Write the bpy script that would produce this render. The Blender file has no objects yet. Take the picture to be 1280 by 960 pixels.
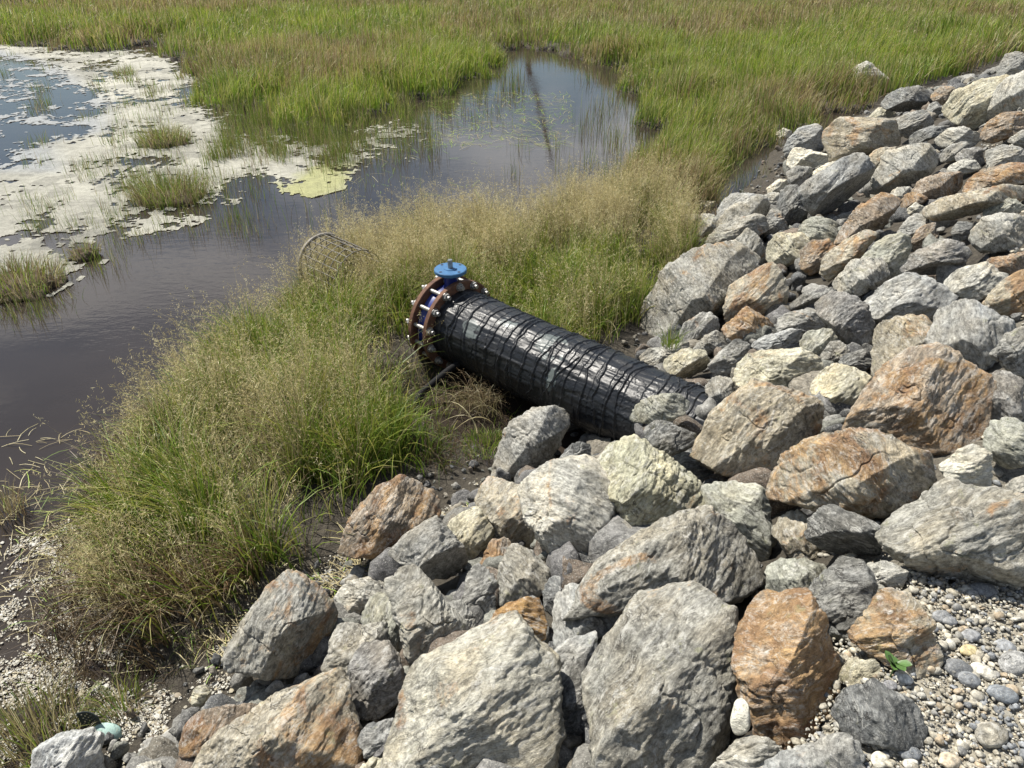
import bpy, bmesh, math, random
import numpy as np
from mathutils import Vector, Matrix, noise as mnoise
random.seed(7); RNG = np.random.default_rng(7)
S = bpy.context.scene
COL = S.collection
# ------------------------------------------------------------------ camera
H, PITCH, F = 3.0, math.radians(32.0), 925.0
cP, sP = math.cos(PITCH), math.sin(PITCH)
CAM = np.array([0., 0., H])
def ray(u, v):
    dx = (u-640)/F; dy = -(v-480)/F
    return np.array([dx, cP+dy*sP, -sP+dy*cP])
def onplane(u, v, z):
    d = ray(u, v); return CAM + d*((z-H)/d[2])
cam = bpy.data.cameras.new('camera'); cam_o = bpy.data.objects.new('camera', cam); COL.objects.link(cam_o)
cam.sensor_width = 36; cam.lens = 36*F/1280; cam.clip_end = 3000; cam.clip_start = .05
cam_o.location = (0, 0, H); cam_o.rotation_euler = (math.pi/2-PITCH, 0, 0)
S.camera = cam_o
# ------------------------------------------------------------------ noise
def _hash(ix, iy, iz, seed):
    h = (ix.astype(np.int64)*73856093) ^ (iy.astype(np.int64)*19349663) ^ (iz.astype(np.int64)*83492791) ^ (seed*2654435761)
    h &= 0xffffffff
    h = ((h ^ (h >> 15))*2246822519) & 0xffffffff
    h = ((h ^ (h >> 13))*3266489917) & 0xffffffff
    h ^= h >> 16
    return h.astype(np.float64)/4294967295.*2-1
def vnoise(p, seed=0):
    i = np.floor(p).astype(np.int64); f = p-i
    w = f*f*f*(f*(f*6-15)+10)
    x, y, z = i[:, 0], i[:, 1], i[:, 2]
    r = 0
    for a in (0, 1):
        for b in (0, 1):
            for c in (0, 1):
                wt = (w[:, 0] if a else 1-w[:, 0])*(w[:, 1] if b else 1-w[:, 1])*(w[:, 2] if c else 1-w[:, 2])
                r = r+wt*_hash(x+a, y+b, z+c, seed)
    return r
def fbm(p, seed=0, octs=4, gain=.5):
    r = 0; a = 1; q = p
    for k in range(octs):
        r = r+a*vnoise(q, seed+k*17); a *= gain; q = q*2.03+11.3
    return r
def n2(x, y, sc, seed=0, octs=3):
    x = np.asarray(x, float); y = np.asarray(y, float)
    p = np.stack([x.ravel()*sc, y.ravel()*sc, np.full(x.size, .37)], 1)
    return fbm(p, seed, octs).reshape(x.shape)
# ------------------------------------------------------------------ mesh helpers
def tag(o, label=None, cat=None, group=None, kind=None):
    if label: o['label'] = label
    if cat: o['category'] = cat
    if group: o['group'] = group
    if kind: o['kind'] = kind
    return o
def mesh_np(name, verts, faces, mat=None, smooth=True, col=None, parent=None):
    verts = np.asarray(verts, np.float32); faces = np.asarray(faces, np.int32)
    me = bpy.data.meshes.new(name)
    n, k = faces.shape
    me.vertices.add(len(verts)); me.vertices.foreach_set('co', verts.ravel())
    me.loops.add(n*k); me.loops.foreach_set('vertex_index', faces.ravel())
    me.polygons.add(n); me.polygons.foreach_set('loop_start', np.arange(0, n*k, k, dtype=np.int32))
    me.polygons.foreach_set('use_smooth', np.full(n, smooth))
    if col is not None:
        at = me.attributes.new('col', 'FLOAT_COLOR', 'POINT')
        c = np.ones((len(verts), 4), np.float32); c[:, :3] = col; at.data.foreach_set('color', c.ravel())
    me.update(calc_edges=True)
    if mat: me.materials.append(mat)
    o = bpy.data.objects.new(name, me); COL.objects.link(o)
    if parent is not None: o.parent = parent
    return o
def empty(name, loc):
    o = bpy.data.objects.new(name, None); COL.objects.link(o); o.location = loc; o.empty_display_size = .1
    return o
_ico = {}
def ico(n):
    if n not in _ico:
        bm = bmesh.new(); bmesh.ops.create_icosphere(bm, subdivisions=n, radius=1)
        bm.verts.ensure_lookup_table()
        _ico[n] = (np.array([v.co[:] for v in bm.verts]), np.array([[v.index for v in f.verts] for f in bm.faces], np.int32))
        bm.free()
    return _ico[n]
class MB:
    """collects tubes, boxes and lathes for one mesh"""
    def __init__(s): s.bm = bmesh.new()
    def tube(s, pts, r, seg=10, cap=True):
        pts = [Vector(p) for p in pts]; n = len(pts)
        rr = r if isinstance(r, (list, tuple)) else [r]*n
        rings = []; prev = None
        for i, p in enumerate(pts):
            t = (pts[min(i+1, n-1)]-pts[max(i-1, 0)]).normalized()
            a = prev if prev is not None else (Vector((0, 0, 1)) if abs(t.z) < .9 else Vector((1, 0, 0)))
            x = (a-t*a.dot(t)).normalized(); y = t.cross(x); prev = x
            rings.append([s.bm.verts.new(p+(x*math.cos(2*math.pi*k/seg)+y*math.sin(2*math.pi*k/seg))*rr[i]) for k in range(seg)])
        for a, b in zip(rings[:-1], rings[1:]):
            for k in range(seg): s.bm.faces.new((a[k], a[(k+1) % seg], b[(k+1) % seg], b[k]))
        if cap: s.bm.faces.new(rings[0][::-1]); s.bm.faces.new(rings[-1])
        return s
    def lathe(s, M, prof, seg=48, closed=False):
        """prof: (along z, radius) in the frame M"""
        rings = []
        for z, r in prof:
            rings.append([s.bm.verts.new(M @ Vector((r*math.cos(2*math.pi*k/seg), r*math.sin(2*math.pi*k/seg), z))) for k in range(seg)])
        pr = list(zip(rings[:-1], rings[1:]))
        if closed: pr.append((rings[-1], rings[0]))
        for a, b in pr:
            for k in range(seg): s.bm.faces.new((a[k], a[(k+1) % seg], b[(k+1) % seg], b[k]))
        if not closed: s.bm.faces.new(rings[0][::-1]); s.bm.faces.new(rings[-1])
        return s
    def build(s, name, mat, parent=None, smooth=True, inv=None, angle=35):
        bm = s.bm
        if inv is not None: bm.transform(inv)
        bmesh.ops.recalc_face_normals(bm, faces=bm.faces)
        me = bpy.data.meshes.new(name); 
        for e in bm.edges:
            if len(e.link_faces) == 2 and e.calc_face_angle(0) > math.radians(angle): e.smooth = False
        for f in bm.faces: f.smooth = smooth
        bm.to_mesh(me); bm.free(); me.materials.append(mat)
        o = bpy.data.objects.new(name, me); COL.objects.link(o)
        if parent is not None: o.parent = parent
        return o
# ------------------------------------------------------------------ materials
def newmat(name):
    m = bpy.data.materials.new(name); m.use_nodes = True
    nt = m.node_tree; nt.nodes.clear()
    out = nt.nodes.new('ShaderNodeOutputMaterial'); b = nt.nodes.new('ShaderNodeBsdfPrincipled')
    nt.links.new(b.outputs[0], out.inputs[0])
    return m, nt, b, out
def N(nt, t, **kw):
    n = nt.nodes.new(t)
    for k, v in kw.items():
        if k.startswith('i_'): n.inputs[int(k[2:])].default_value = v
        else: setattr(n, k, v)
    return n
def L(nt, a, b): nt.links.new(a, b)
def noise_n(nt, vec, scale, detail=4, rough=.55, dist=0):
    n = N(nt, 'ShaderNodeTexNoise'); n.inputs['Scale'].default_value = scale; n.inputs['Detail'].default_value = detail
    n.inputs['Roughness'].default_value = rough; n.inputs['Distortion'].default_value = dist
    if vec is not None: L(nt, vec, n.inputs['Vector'])
    return n.outputs['Fac']
def ramp(nt, fac, a, b, c0=(0, 0, 0, 1), c1=(1, 1, 1, 1)):
    r = N(nt, 'ShaderNodeValToRGB'); e = r.color_ramp.elements
    e[0].position = a; e[1].position = b; e[0].color = c0; e[1].color = c1
    L(nt, fac, r.inputs[0]); return r.outputs[0]
def math_n(nt, op, a, b=None, c=None, clamp=False):
    m = N(nt, 'ShaderNodeMath', operation=op, use_clamp=clamp)
    for i, x in enumerate((a, b, c)):
        if x is None: continue
        if isinstance(x, (int, float)): m.inputs[i].default_value = x
        else: L(nt, x, m.inputs[i])
    return m.outputs[0]
def mixc(nt, fac, a, b, mode='MIX'):
    m = N(nt, 'ShaderNodeMix', data_type='RGBA', blend_type=mode)
    for s_, x in ((0, fac), (6, a), (7, b)):
        if isinstance(x, (int, float)): m.inputs[s_].default_value = x
        elif isinstance(x, tuple): m.inputs[s_].default_value = (*x, 1) if len(x) == 3 else x
        else: L(nt, x, m.inputs[s_])
    return m.outputs[2]
def bump_n(nt, h, dist, strength=1.0, prev=None):
    b = N(nt, 'ShaderNodeBump'); b.inputs['Strength'].default_value = strength; b.inputs['Distance'].default_value = dist
    L(nt, h, b.inputs['Height'])
    if prev is not None: L(nt, prev, b.inputs['Normal'])
    return b.outputs[0]

def rock_material():
    m, nt, b, out = newmat('weathered_stone')
    tc = N(nt, 'ShaderNodeTexCoord'); oi = N(nt, 'ShaderNodeObjectInfo')
    off = N(nt, 'ShaderNodeVectorMath', operation='SCALE'); off.inputs[0].default_value = (37, 53, 71); L(nt, oi.outputs['Random'], off.inputs['Scale'])
    add = N(nt, 'ShaderNodeVectorMath', operation='ADD'); L(nt, tc.outputs['Object'], add.inputs[0]); L(nt, off.outputs[0], add.inputs[1])
    P = add.outputs[0]
    # warp then squash for foliation streaks
    wn = N(nt, 'ShaderNodeTexNoise'); wn.inputs['Scale'].default_value = 4.5; wn.inputs['Detail'].default_value = 3; L(nt, P, wn.inputs['Vector'])
    wsc = N(nt, 'ShaderNodeVectorMath', operation='SCALE'); wsc.inputs['Scale'].default_value = .16; L(nt, wn.outputs['Color'], wsc.inputs[0])
    wad = N(nt, 'ShaderNodeVectorMath', operation='ADD'); L(nt, P, wad.inputs[0]); L(nt, wsc.outputs[0], wad.inputs[1])
    mp = N(nt, 'ShaderNodeMapping'); mp.inputs['Scale'].default_value = (1.0, 1.5, 4.6); L(nt, wad.outputs[0], mp.inputs['Vector'])
    streak = noise_n(nt, mp.outputs[0], 13, 8, .74)
    streak2 = noise_n(nt, mp.outputs[0], 46, 5, .74)
    big = noise_n(nt, P, 4.4, 7, .64, .8)
    big2 = noise_n(nt, P, 7.5, 6, .65, .4)
    fine = noise_n(nt, P, 55, 5, .72)
    grain = noise_n(nt, P, 190, 3, .7)
    # base tone with streaks and mottling
    def con(f, k, lo, hi):
        g = math_n(nt, 'MULTIPLY_ADD', f, k, .5-.5*k, clamp=True); return math_n(nt, 'MULTIPLY_ADD', g, hi-lo, lo)
    v = math_n(nt, 'MULTIPLY', con(streak, 2.6, .52, 1.5), con(fine, 2.8, .55, 1.45))
    v = math_n(nt, 'MULTIPLY', v, con(big2, 2.4, .68, 1.34))
    v = math_n(nt, 'MULTIPLY', v, con(streak2, 2.6, .70, 1.30))
    sc = N(nt, 'ShaderNodeVectorMath', operation='SCALE'); L(nt, oi.outputs['Color'], sc.inputs[0]); L(nt, v, sc.inputs['Scale'])
    c = sc.outputs[0]
    # warm / cool drift
    c = mixc(nt, ramp(nt, noise_n(nt, P, 5.2, 3), .42, .68), c, mixc(nt, 1.0, c, (1.08, 1.0, .88), 'MULTIPLY'))
    # rust patches, amount from the object's colour alpha
    ru = math_n(nt, 'ADD', big, math_n(nt, 'MULTIPLY_ADD', oi.outputs['Alpha'], .62, -.335))
    ru = math_n(nt, 'ADD', ru, math_n(nt, 'MULTIPLY_ADD', fine, .22, -.11))
    rf = ramp(nt, ru, .49, .575)
    rcol = mixc(nt, ramp(nt, big2, .36, .66), (.20, .10, .045), (.41, .255, .105))
    rcol = mixc(nt, 1.0, rcol, math_n(nt, 'MULTIPLY', con(fine, 2.8, .6, 1.4), con(streak, 2.4, .7, 1.3)), 'MULTIPLY')
    c = mixc(nt, math_n(nt, 'MULTIPLY', rf, .80), c, rcol)
    # dark grey biotite bands and stained hollows
    dk = ramp(nt, noise_n(nt, mp.outputs[0], 2.6, 7, .66, .9), .56, .66)
    c = mixc(nt, math_n(nt, 'MULTIPLY', dk, .60), c, mixc(nt, 1.0, c, (.42, .43, .45), 'MULTIPLY'))
    # pale weathering crust and thin quartz veins
    crust = math_n(nt, 'MULTIPLY', ramp(nt, noise_n(nt, mp.outputs[0], 7, 9, .78, .8), .50, .60), ramp(nt, fine, .42, .55))
    c = mixc(nt, math_n(nt, 'MULTIPLY', crust, .62), c, (.55, .54, .50))
    vein = math_n(nt, 'ABSOLUTE', math_n(nt, 'SUBTRACT', noise_n(nt, mp.outputs[0], 3.2, 5, .6, 1.2), .5))
    vf = math_n(nt, 'MULTIPLY', ramp(nt, vein, .0, .016, (1, 1, 1, 1), (0, 0, 0, 1)), ramp(nt, big2, .48, .62))
    c = mixc(nt, math_n(nt, 'MULTIPLY', vf, .65), c, (.58, .57, .52))
    flk = math_n(nt, 'MULTIPLY', ramp(nt, noise_n(nt, mp.outputs[0], 24, 6, .8), .56, .63), ramp(nt, noise_n(nt, P, 6, 4), .40, .58))
    c = mixc(nt, math_n(nt, 'MULTIPLY', flk, .60), c, (.60, .59, .54))
    # dark specks, lichen and cracks
    crk = math_n(nt, 'ABSOLUTE', math_n(nt, 'SUBTRACT', noise_n(nt, wad.outputs[0], 6.5, 6, .62, .7), .5))
    cf = math_n(nt, 'MULTIPLY', ramp(nt, crk, .0, .011, (1, 1, 1, 1), (0, 0, 0, 1)), ramp(nt, noise_n(nt, P, 4, 2), .5, .62))
    c = mixc(nt, math_n(nt, 'MULTIPLY', cf, .8), c, (.05, .045, .04))
    c = mixc(nt, math_n(nt, 'MULTIPLY', ramp(nt, grain, .60, .70), .45), c, (.07, .068, .06))
    c = mixc(nt, math_n(nt, 'MULTIPLY', ramp(nt, grain, .30, .40, (1, 1, 1, 1), (0, 0, 0, 1)), .40), c, (.55, .53, .47))
    li = math_n(nt, 'MULTIPLY', ramp(nt, noise_n(nt, P, 16, 5, .7), .62, .68), .35)
    c = mixc(nt, li, c, (.33, .33, .17))
    L(nt, c, b.inputs['Base Color'])
    b.inputs['Roughness'].default_value = .82; b.inputs['Specular IOR Level'].default_value = .35
    h = math_n(nt, 'ADD', math_n(nt, 'MULTIPLY', streak, 1.0), math_n(nt, 'MULTIPLY', streak2, .55))
    h = math_n(nt, 'ADD', h, math_n(nt, 'MULTIPLY', fine, .5))
    h = math_n(nt, 'SUBTRACT', h, math_n(nt, 'MULTIPLY', cf, .55))
    bb = bump_n(nt, h, .012, .85)
    bb = bump_n(nt, grain, .005, .8, bb)
    L(nt, bb, b.inputs['Normal'])
    return m
ROCKMAT = rock_material()

def attr_mat(name, rough=.75, transl=0.0, spec=.3, nscale=0, bump=0):
    """colour from the mesh's own 'col' attribute"""
    m, nt, b, out = newmat(name)
    a = N(nt, 'ShaderNodeAttribute', attribute_name='col')
    c = a.outputs['Color']
    if nscale:
        tc = N(nt, 'ShaderNodeTexCoord')
        f = noise_n(nt, tc.outputs['Object'], nscale, 5, .7)
        c = mixc(nt, 1.0, c, math_n(nt, 'MULTIPLY_ADD', f, 2.6, -.3), 'MULTIPLY')
        f2 = noise_n(nt, tc.outputs['Object'], nscale*.35, 6, .72, .6); f3 = noise_n(nt, tc.outputs['Object'], nscale*3.5, 4, .75)
        c = mixc(nt, 1.0, c, math_n(nt, 'MULTIPLY_ADD', f2, 2.4, -.2), 'MULTIPLY'); c = mixc(nt, ramp(nt, f3, .56, .66), c, (.42, .41, .37))
        f = math_n(nt, 'ADD', f, math_n(nt, 'MULTIPLY', f2, 1.6))
        if bump: L(nt, bump_n(nt, f, bump, .9), b.inputs['Normal'])
    L(nt, c, b.inputs['Base Color']); b.inputs['Roughness'].default_value = rough; b.inputs['Specular IOR Level'].default_value = spec
    if transl:
        t = N(nt, 'ShaderNodeBsdfTranslucent'); L(nt, c, t.inputs[0])
        mx = N(nt, 'ShaderNodeMixShader'); mx.inputs[0].default_value = transl
        L(nt, b.outputs[0], mx.inputs[1]); L(nt, t.outputs[0], mx.inputs[2]); L(nt, mx.outputs[0], out.inputs[0])
    return m
GRASSMAT = attr_mat('grass_blades', .5, .40, .4)
PEBMAT = attr_mat('pebble_stone', .7, 0, .35, 90, .002)
RUBMAT = attr_mat('broken_stone', .85, 0, .3, 45, .012)
def simple(name, col, rough=.5, metal=0, nscale=0, namp=.5, bump=0, col2=None, spec=.5, t=(.4, .65)):
    m, nt, b, out = newmat(name)
    b.inputs['Roughness'].default_value = rough; b.inputs['Metallic'].default_value = metal; b.inputs['Specular IOR Level'].default_value = spec
    if nscale:
        tc = N(nt, 'ShaderNodeTexCoord'); f = noise_n(nt, tc.outputs['Object'], nscale, 6, .68)
        c = mixc(nt, ramp(nt, f, *t), col, col2 if col2 else tuple(x*(1-namp) for x in col))
        L(nt, c, b.inputs['Base Color'])
        if bump: L(nt, bump_n(nt, f, bump, .7), b.inputs['Normal'])
    else: b.inputs['Base Color'].default_value = (*col, 1)
    return m
# palette: name -> (base colour, rust amount)
PAL = {
 'grey':((.235,.232,.222),.33),'dark':((.135,.138,.140),.12),'pale':((.36,.352,.325),.32),'cream':((.41,.385,.30),.30),
 'tan':((.31,.28,.225),.47),'rust':((.265,.22,.175),.60),'orange':((.32,.29,.235),.54),'green':((.285,.287,.25),.14),
 'blue':((.285,.29,.293),.12),'white':((.52,.50,.44),.08),'purple':((.205,.200,.198),.20),'brown':((.225,.18,.14),.50),
 'ochre':((.40,.26,.10),.9),'greytan':((.268,.260,.236),.37)}
# (palette, outline in the photograph's pixels, label, options)
ROCKS = [
('grey',"1248,85 1255,70 1268,66 1290,70 1292,88 1262,98 1247,98","small rounded grey rock at the far top of the rock bank beside the meadow",{}),
('pale',"1235,140 1245,110 1262,97 1292,86 1295,142 1260,144 1238,148","light grey rock with a pinkish patch below the topmost rounded rock",{}),
('cream',"1176,137 1190,117 1210,110 1232,100 1255,97 1262,99 1242,118 1236,142 1225,160 1205,158 1180,145","creamy yellow pitted rock along the meadow edge at the far end of the bank",{}),
('rust',"1163,116 1175,109 1190,109 1198,115 1190,125 1178,132 1165,125","small orange brown rock touching the meadow between a dark and a cream rock",{}),
('dark',"1098,130 1110,115 1130,111 1150,109 1163,117 1166,128 1150,137 1125,142 1115,133","dark grey rock with a black shaded face against the tall meadow grass",{'cuts':[(1112,134,1160,124,62)]}),
('cream',"1085,147 1098,136 1112,133 1122,143 1112,152 1088,152","little pale rock at the grass below the dark shaded rock",{}),
('grey',"1157,140 1160,130 1170,127 1180,135 1180,142 1165,145","smallest grey rock wedged under the orange brown rock by the meadow",{}),
('grey',"1120,150 1140,141 1158,140 1166,155 1155,165 1135,172 1125,165","mid grey block right behind the flat tan topped slab near the meadow",{}),
('dark',"1133,175 1145,165 1165,158 1190,157 1185,165 1160,175 1140,183","thin dark blue grey slab between the tan slab and the pale triangular rock",{}),
('tan',"1030,165 1045,151 1075,149 1105,150 1120,157 1130,170 1130,182 1100,187 1068,195 1050,200 1038,195","flat tan topped slab with a dark undercut edge next to the meadow grass",{'cuts':[(1050,196,1128,174,66)]}),
('blue',"980,195 985,175 1000,160 1022,155 1030,165 1032,190 1010,198","blue grey upright rock with a shadowed flank beside the grassy puddle",{'cuts':[(1012,196,1022,158,50)]}),
('white',"966,190 985,182 1005,192 1040,195 1042,203 1015,211 985,209 968,202","whitish low rock at the puddle in front of the blue grey upright rock",{}),
('white',"969,168 978,161 990,164 988,175 975,178","tiny cream stone at the grass end of the puddle",{}),
('pale',"1165,175 1185,162 1205,158 1228,168 1232,180 1210,187 1180,184","pale triangular rock under the creamy pitted rock",{}),
('brown',"1228,165 1235,150 1255,140 1292,143 1292,162 1260,172 1240,178 1230,176","dark olive brown slab beneath the light grey rock with the pink patch",{}),
('grey',"1258,176 1275,164 1292,160 1292,187 1270,184","small grey rock cut by the photo edge under the olive brown slab",{}),
('pale',"1093,230 1098,210 1108,190 1140,183 1160,178 1172,190 1173,208 1160,224 1140,232 1115,240 1100,242","broad pale grey rock with smooth sunlit top in the middle of the far slope",{'cuts':[(1098,236,1172,202,62)]}),
('tan',"1083,195 1095,186 1120,185 1114,195 1102,215 1092,207","small pinkish tan rock between the tan slab and the broad pale rock",{}),
('grey',"1172,192 1190,180 1208,177 1213,190 1197,201 1175,203","grey rock tucked behind the broad pale rock's shoulder",{}),
('purple',"1190,196 1205,186 1225,186 1236,210 1220,214 1200,206","grey brown block with a shaded end above the rust stained slab",{'cuts':[(1216,214,1222,186,55)]}),
('pale',"1178,206 1200,200 1218,200 1226,212 1200,219 1182,217","thin light slab lying over the brown wedge",{}),
('grey',"1228,188 1255,181 1275,184 1290,200 1260,208 1238,212","grey flat rock above the long rust stained rock",{}),
('blue',"1002,235 1025,218 1045,206 1068,192 1080,191 1091,205 1094,232 1085,241 1062,256 1045,277 1015,268","big leaning dark grey boulder with a smooth ridge and a black underside",{'cuts':[(1012,264,1086,204,66)],'dark':.75}),
('dark',"971,256 975,240 990,233 1003,236 1013,250 1011,270 990,281 975,272","knobbly dark grey rock propping the foot of the big leaning boulder",{}),
('grey',"983,216 995,208 1015,210 1018,220 1005,233 990,231","grey faceted stone behind the knobbly dark rock",{}),
('white',"1014,213 1035,203 1052,202 1045,209 1020,224","narrow white sliver rock along the back of the big leaning boulder",{}),
('white',"958,236 972,225 983,225 986,233 972,241 961,244","small whitish stone by the puddle beside the knobbly dark rock",{}),
('pale',"946,252 960,241 974,240 973,262 960,267 950,262","pale grey stone between the knobbly dark rock and the blue green rock",{}),
('brown',"1140,238 1150,225 1175,217 1200,216 1204,235 1190,245 1165,249 1145,246","brown grey wedge above the long tan slab",{}),
('rust',"1198,226 1225,213 1260,205 1292,205 1292,226 1260,231 1230,236 1205,243","long rust stained rock above the long tan slab",{}),
('tan',"1154,258 1175,248 1215,240 1250,232 1292,230 1290,250 1240,256 1222,268 1190,281 1160,276","long tan slab overhanging a dark hollow on the far slope",{'cuts':[(1156,270,1240,252,66)]}),
('green',"1226,256 1250,246 1270,250 1284,262 1260,271 1230,270","grey green lump at the end of the long tan slab",{}),
('pale',"1210,302 1216,285 1230,272 1255,267 1292,270 1294,312 1255,314 1225,314","large light grey rock with yellow lichen at the photo edge",{}),
('brown',"1040,304 1062,272 1080,255 1100,243 1122,247 1125,260 1112,280 1095,290 1078,298 1058,306","pointed brown grey rock with a black lower face beside the round pale rock",{'cuts':[(1070,300,1124,252,66)]}),
('pale',"1108,249 1115,236 1135,234 1141,239 1130,248 1112,252","light grey chip behind the pointed brown grey rock",{}),
('brown',"1124,256 1130,243 1145,241 1161,248 1150,256 1128,263","small brown flake left of the long tan slab",{}),
('white',"1132,263 1145,253 1156,260 1156,269 1140,270","little white stone in front of the small brown flake",{}),
('green',"995,291 998,278 1010,270 1030,269 1046,278 1051,290 1040,305 1015,311 1000,301","round smooth pale green rock next to the pointed brown grey rock",{'p':14}),
('grey',"1121,292 1132,272 1150,265 1161,275 1150,297 1140,314 1126,308","grey block standing in the shade of the pointed brown grey rock",{}),
('brown',"1138,302 1150,285 1170,277 1172,300 1145,314","reddish brown shaded rock below the long tan slab's hollow",{}),
('dark',"1188,287 1200,277 1215,279 1217,292 1200,304 1190,298","small dark striped stone in the hollow beside the yellow lichen rock",{}),
('cream',"829,251 845,247 862,255 861,268 845,273 831,266","cream stone at the dry grass farthest from the pipe",{}),
('cream',"869,257 880,252 893,252 894,265 872,263","tiny pale stone at the puddle beside the cream grass stone",{}),
('cream',"836,281 850,270 870,268 879,275 876,290 860,299 843,293","cream rock with a black shaded end on the bank beside the dry grass",{'cuts':[(850,297,872,270,58)]}),
('pale',"872,280 878,268 890,268 900,278 891,291 877,296","pale stone with a dark base touching the cream rock by the grass",{}),
('blue',"894,247 905,238 925,242 945,245 962,250 945,261 915,271 897,277","bluish green flat rock at the puddle's near end",{}),
('greytan',"898,277 915,258 945,246 962,250 964,268 956,281 930,291 903,300","grey brown boulder with a rounded dark end behind the long leaning slab",{'cuts':[(930,292,950,248,50)]}),
('greytan',"878,302 900,282 925,283 940,268 953,270 957,286 940,299 915,304 888,308","rough tan grey ridge rock lying on top of the long leaning slab",{}),
('grey',"953,282 965,261 976,265 982,278 987,291 965,299 955,292","small grey rock between the grey brown boulder and the cream bumpy rock",{}),
('greytan',"794,392 820,355 850,325 880,305 915,299 942,313 946,332 915,359 872,402 850,432 800,434","long leaning slab with a deep black face beside the end of the grass",{'cuts':[(792,402,850,362,68),(845,364,946,322,64)],'th':.5}),
('greytan',"916,302 935,288 950,298 959,318 951,337 938,338 924,320","grey brown pointed rock between the long leaning slab and the cream bumpy rock",{}),
('cream',"954,302 970,292 1000,294 1012,302 1002,324 975,334 958,327","cream bumpy rock above the orange capped boulder",{}),
('brown',"999,312 1015,303 1035,301 1044,310 1036,332 1015,343 999,332","brown rock with a flat top and shadowed front next to the orange topped wedge",{'cuts':[(996,322,1044,320,72)]}),
('orange',"1027,334 1034,315 1055,302 1080,290 1097,292 1088,305 1070,327 1045,341 1035,353 1029,344","orange topped wedge rock in front of the pointed brown grey rock",{}),
('green',"1078,324 1095,305 1120,291 1137,295 1140,312 1130,337 1119,359 1103,347","tall pale green grey rock behind the square ended pale block",{}),
('pale',"1040,353 1055,335 1075,325 1100,322 1111,335 1114,357 1085,364 1062,372 1045,365","square ended pale block with a black side face",{'cuts':[(1072,374,1112,336,62)]}),
('greytan',"849,372 858,350 880,339 900,345 916,358 907,385 892,400 862,404 851,392","grey boulder with a tan flank between the long slab and the orange capped boulder",{}),
('orange',"902,387 908,365 920,350 945,337 970,331 981,345 984,370 976,390 960,404 935,402 905,407","round orange capped boulder with a grey flank and dark lower corner",{'cuts':[(930,404,984,366,58)],'p':20}),
('rust',"900,413 918,397 932,384 950,394 972,408 966,416 945,426 925,429","rusty brown tent shaped rock leaning on the orange capped boulder",{}),
('grey',"849,422 856,405 875,391 888,392 899,405 895,421 878,430 857,434","rough grey rock under the grey boulder with the tan flank",{}),
('grey',"865,438 880,420 895,412 907,420 907,433 885,443","small grey rock in front of the rough grey rock",{}),
('cream',"821,459 835,443 860,436 880,439 889,455 886,470 870,478 845,471","bright cream rock with a dark side resting against the top of the pipe",{'cuts':[(840,474,884,444,64)]}),
('pale',"793,449 810,436 835,437 860,427 864,438 835,447 822,460 803,458","low pale rock behind the pipe beside the bright cream rock",{}),
('grey',"886,457 900,440 920,424 940,430 931,446 916,457 909,472 893,470","grey rock between the bright cream rock and the broad cream boulder",{}),
('blue',"937,433 955,420 985,412 1007,412 1001,427 985,437 960,442","smooth light blue grey slab above the broad cream boulder",{}),
('green',"998,427 1010,413 1035,411 1047,425 1031,447 1015,452 1000,442","grey green rock right of the smooth blue grey slab",{}),
('grey',"1026,442 1040,424 1055,427 1062,440 1052,457 1030,461","small rounded grey rock next to the dark green layered stone",{}),
('cream',"911,460 925,445 950,439 975,439 1000,436 1027,450 1032,465 1013,482 1012,494 985,493 960,480 930,483 914,478","broad cream boulder with pinkish stains above the big tan boulder",{}),
('cream',"1008,471 1035,457 1065,459 1088,475 1087,491 1067,512 1050,525 1033,523 1026,502 1010,487","yellowish cream rock with a black hollow face by the huge brown boulder",{'cuts':[(1012,478,1058,520,64)]}),
('grey',"880,482 895,470 912,474 922,490 911,507 895,513 886,499","small grey rock at the buried end of the pipe",{}),
('tan',"870,558 885,530 905,505 930,487 960,481 1000,489 1022,505 1035,525 1033,547 1012,562 987,567 967,592 945,600 900,588 878,573","big tan boulder with rusty hollows where the pipe enters the bank",{}),
('green',"783,521 795,505 820,494 845,492 869,502 863,513 840,524 805,530 786,529","flat grey stone perched on another against the pipe",{'near':.865,'th':.6}),
('dark',"796,536 810,526 830,525 850,537 873,545 866,559 845,567 830,572 810,557","dark grey stone under the flat perched stone against the pipe",{'near':.89}),
('dark',"985,379 1000,369 1020,366 1040,359 1047,365 1022,379 1017,390 988,390","thin dark slab above the grey layered rock in mid slope",{'cuts':[(986,384,1044,368,70)]}),
('grey',"971,397 985,391 1005,387 1020,387 1032,405 1022,417 995,415 973,417","grey layered rock beneath the thin dark slab",{}),
('purple',"1015,378 1035,364 1060,369 1082,380 1092,405 1087,427 1082,440 1063,440 1048,421 1033,406 1020,391","purplish grey ridged rock with a pale shoulder leaning over the dark green stone",{}),
('blue',"1068,374 1110,360 1130,344 1155,344 1177,360 1188,380 1182,398 1150,401 1110,405 1083,398","broad blue grey slab behind the tan square block",{}),
('purple',"1123,337 1145,315 1180,298 1205,304 1217,318 1197,332 1177,349 1155,351 1133,348","purple grey slab with a dark undercut above the broad blue grey slab",{'cuts':[(1130,336,1200,326,66)]}),
('pale',"1172,352 1200,335 1230,329 1262,345 1252,362 1232,372 1215,378 1188,371","pale streaked rock beside the bright orange boulder at the photo edge",{}),
('brown',"1222,332 1240,321 1292,313 1294,340 1260,347 1233,338","brown flat rock above the bright orange boulder",{}),
('orange',"1228,388 1240,365 1260,345 1292,333 1294,402 1260,403 1233,398","bright orange boulder cut by the photo edge",{}),
('blue',"1156,412 1168,390 1185,374 1215,378 1237,393 1272,405 1265,426 1243,441 1228,466 1195,455 1168,438","fractured light blue grey boulder behind the huge brown boulder",{}),
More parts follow.
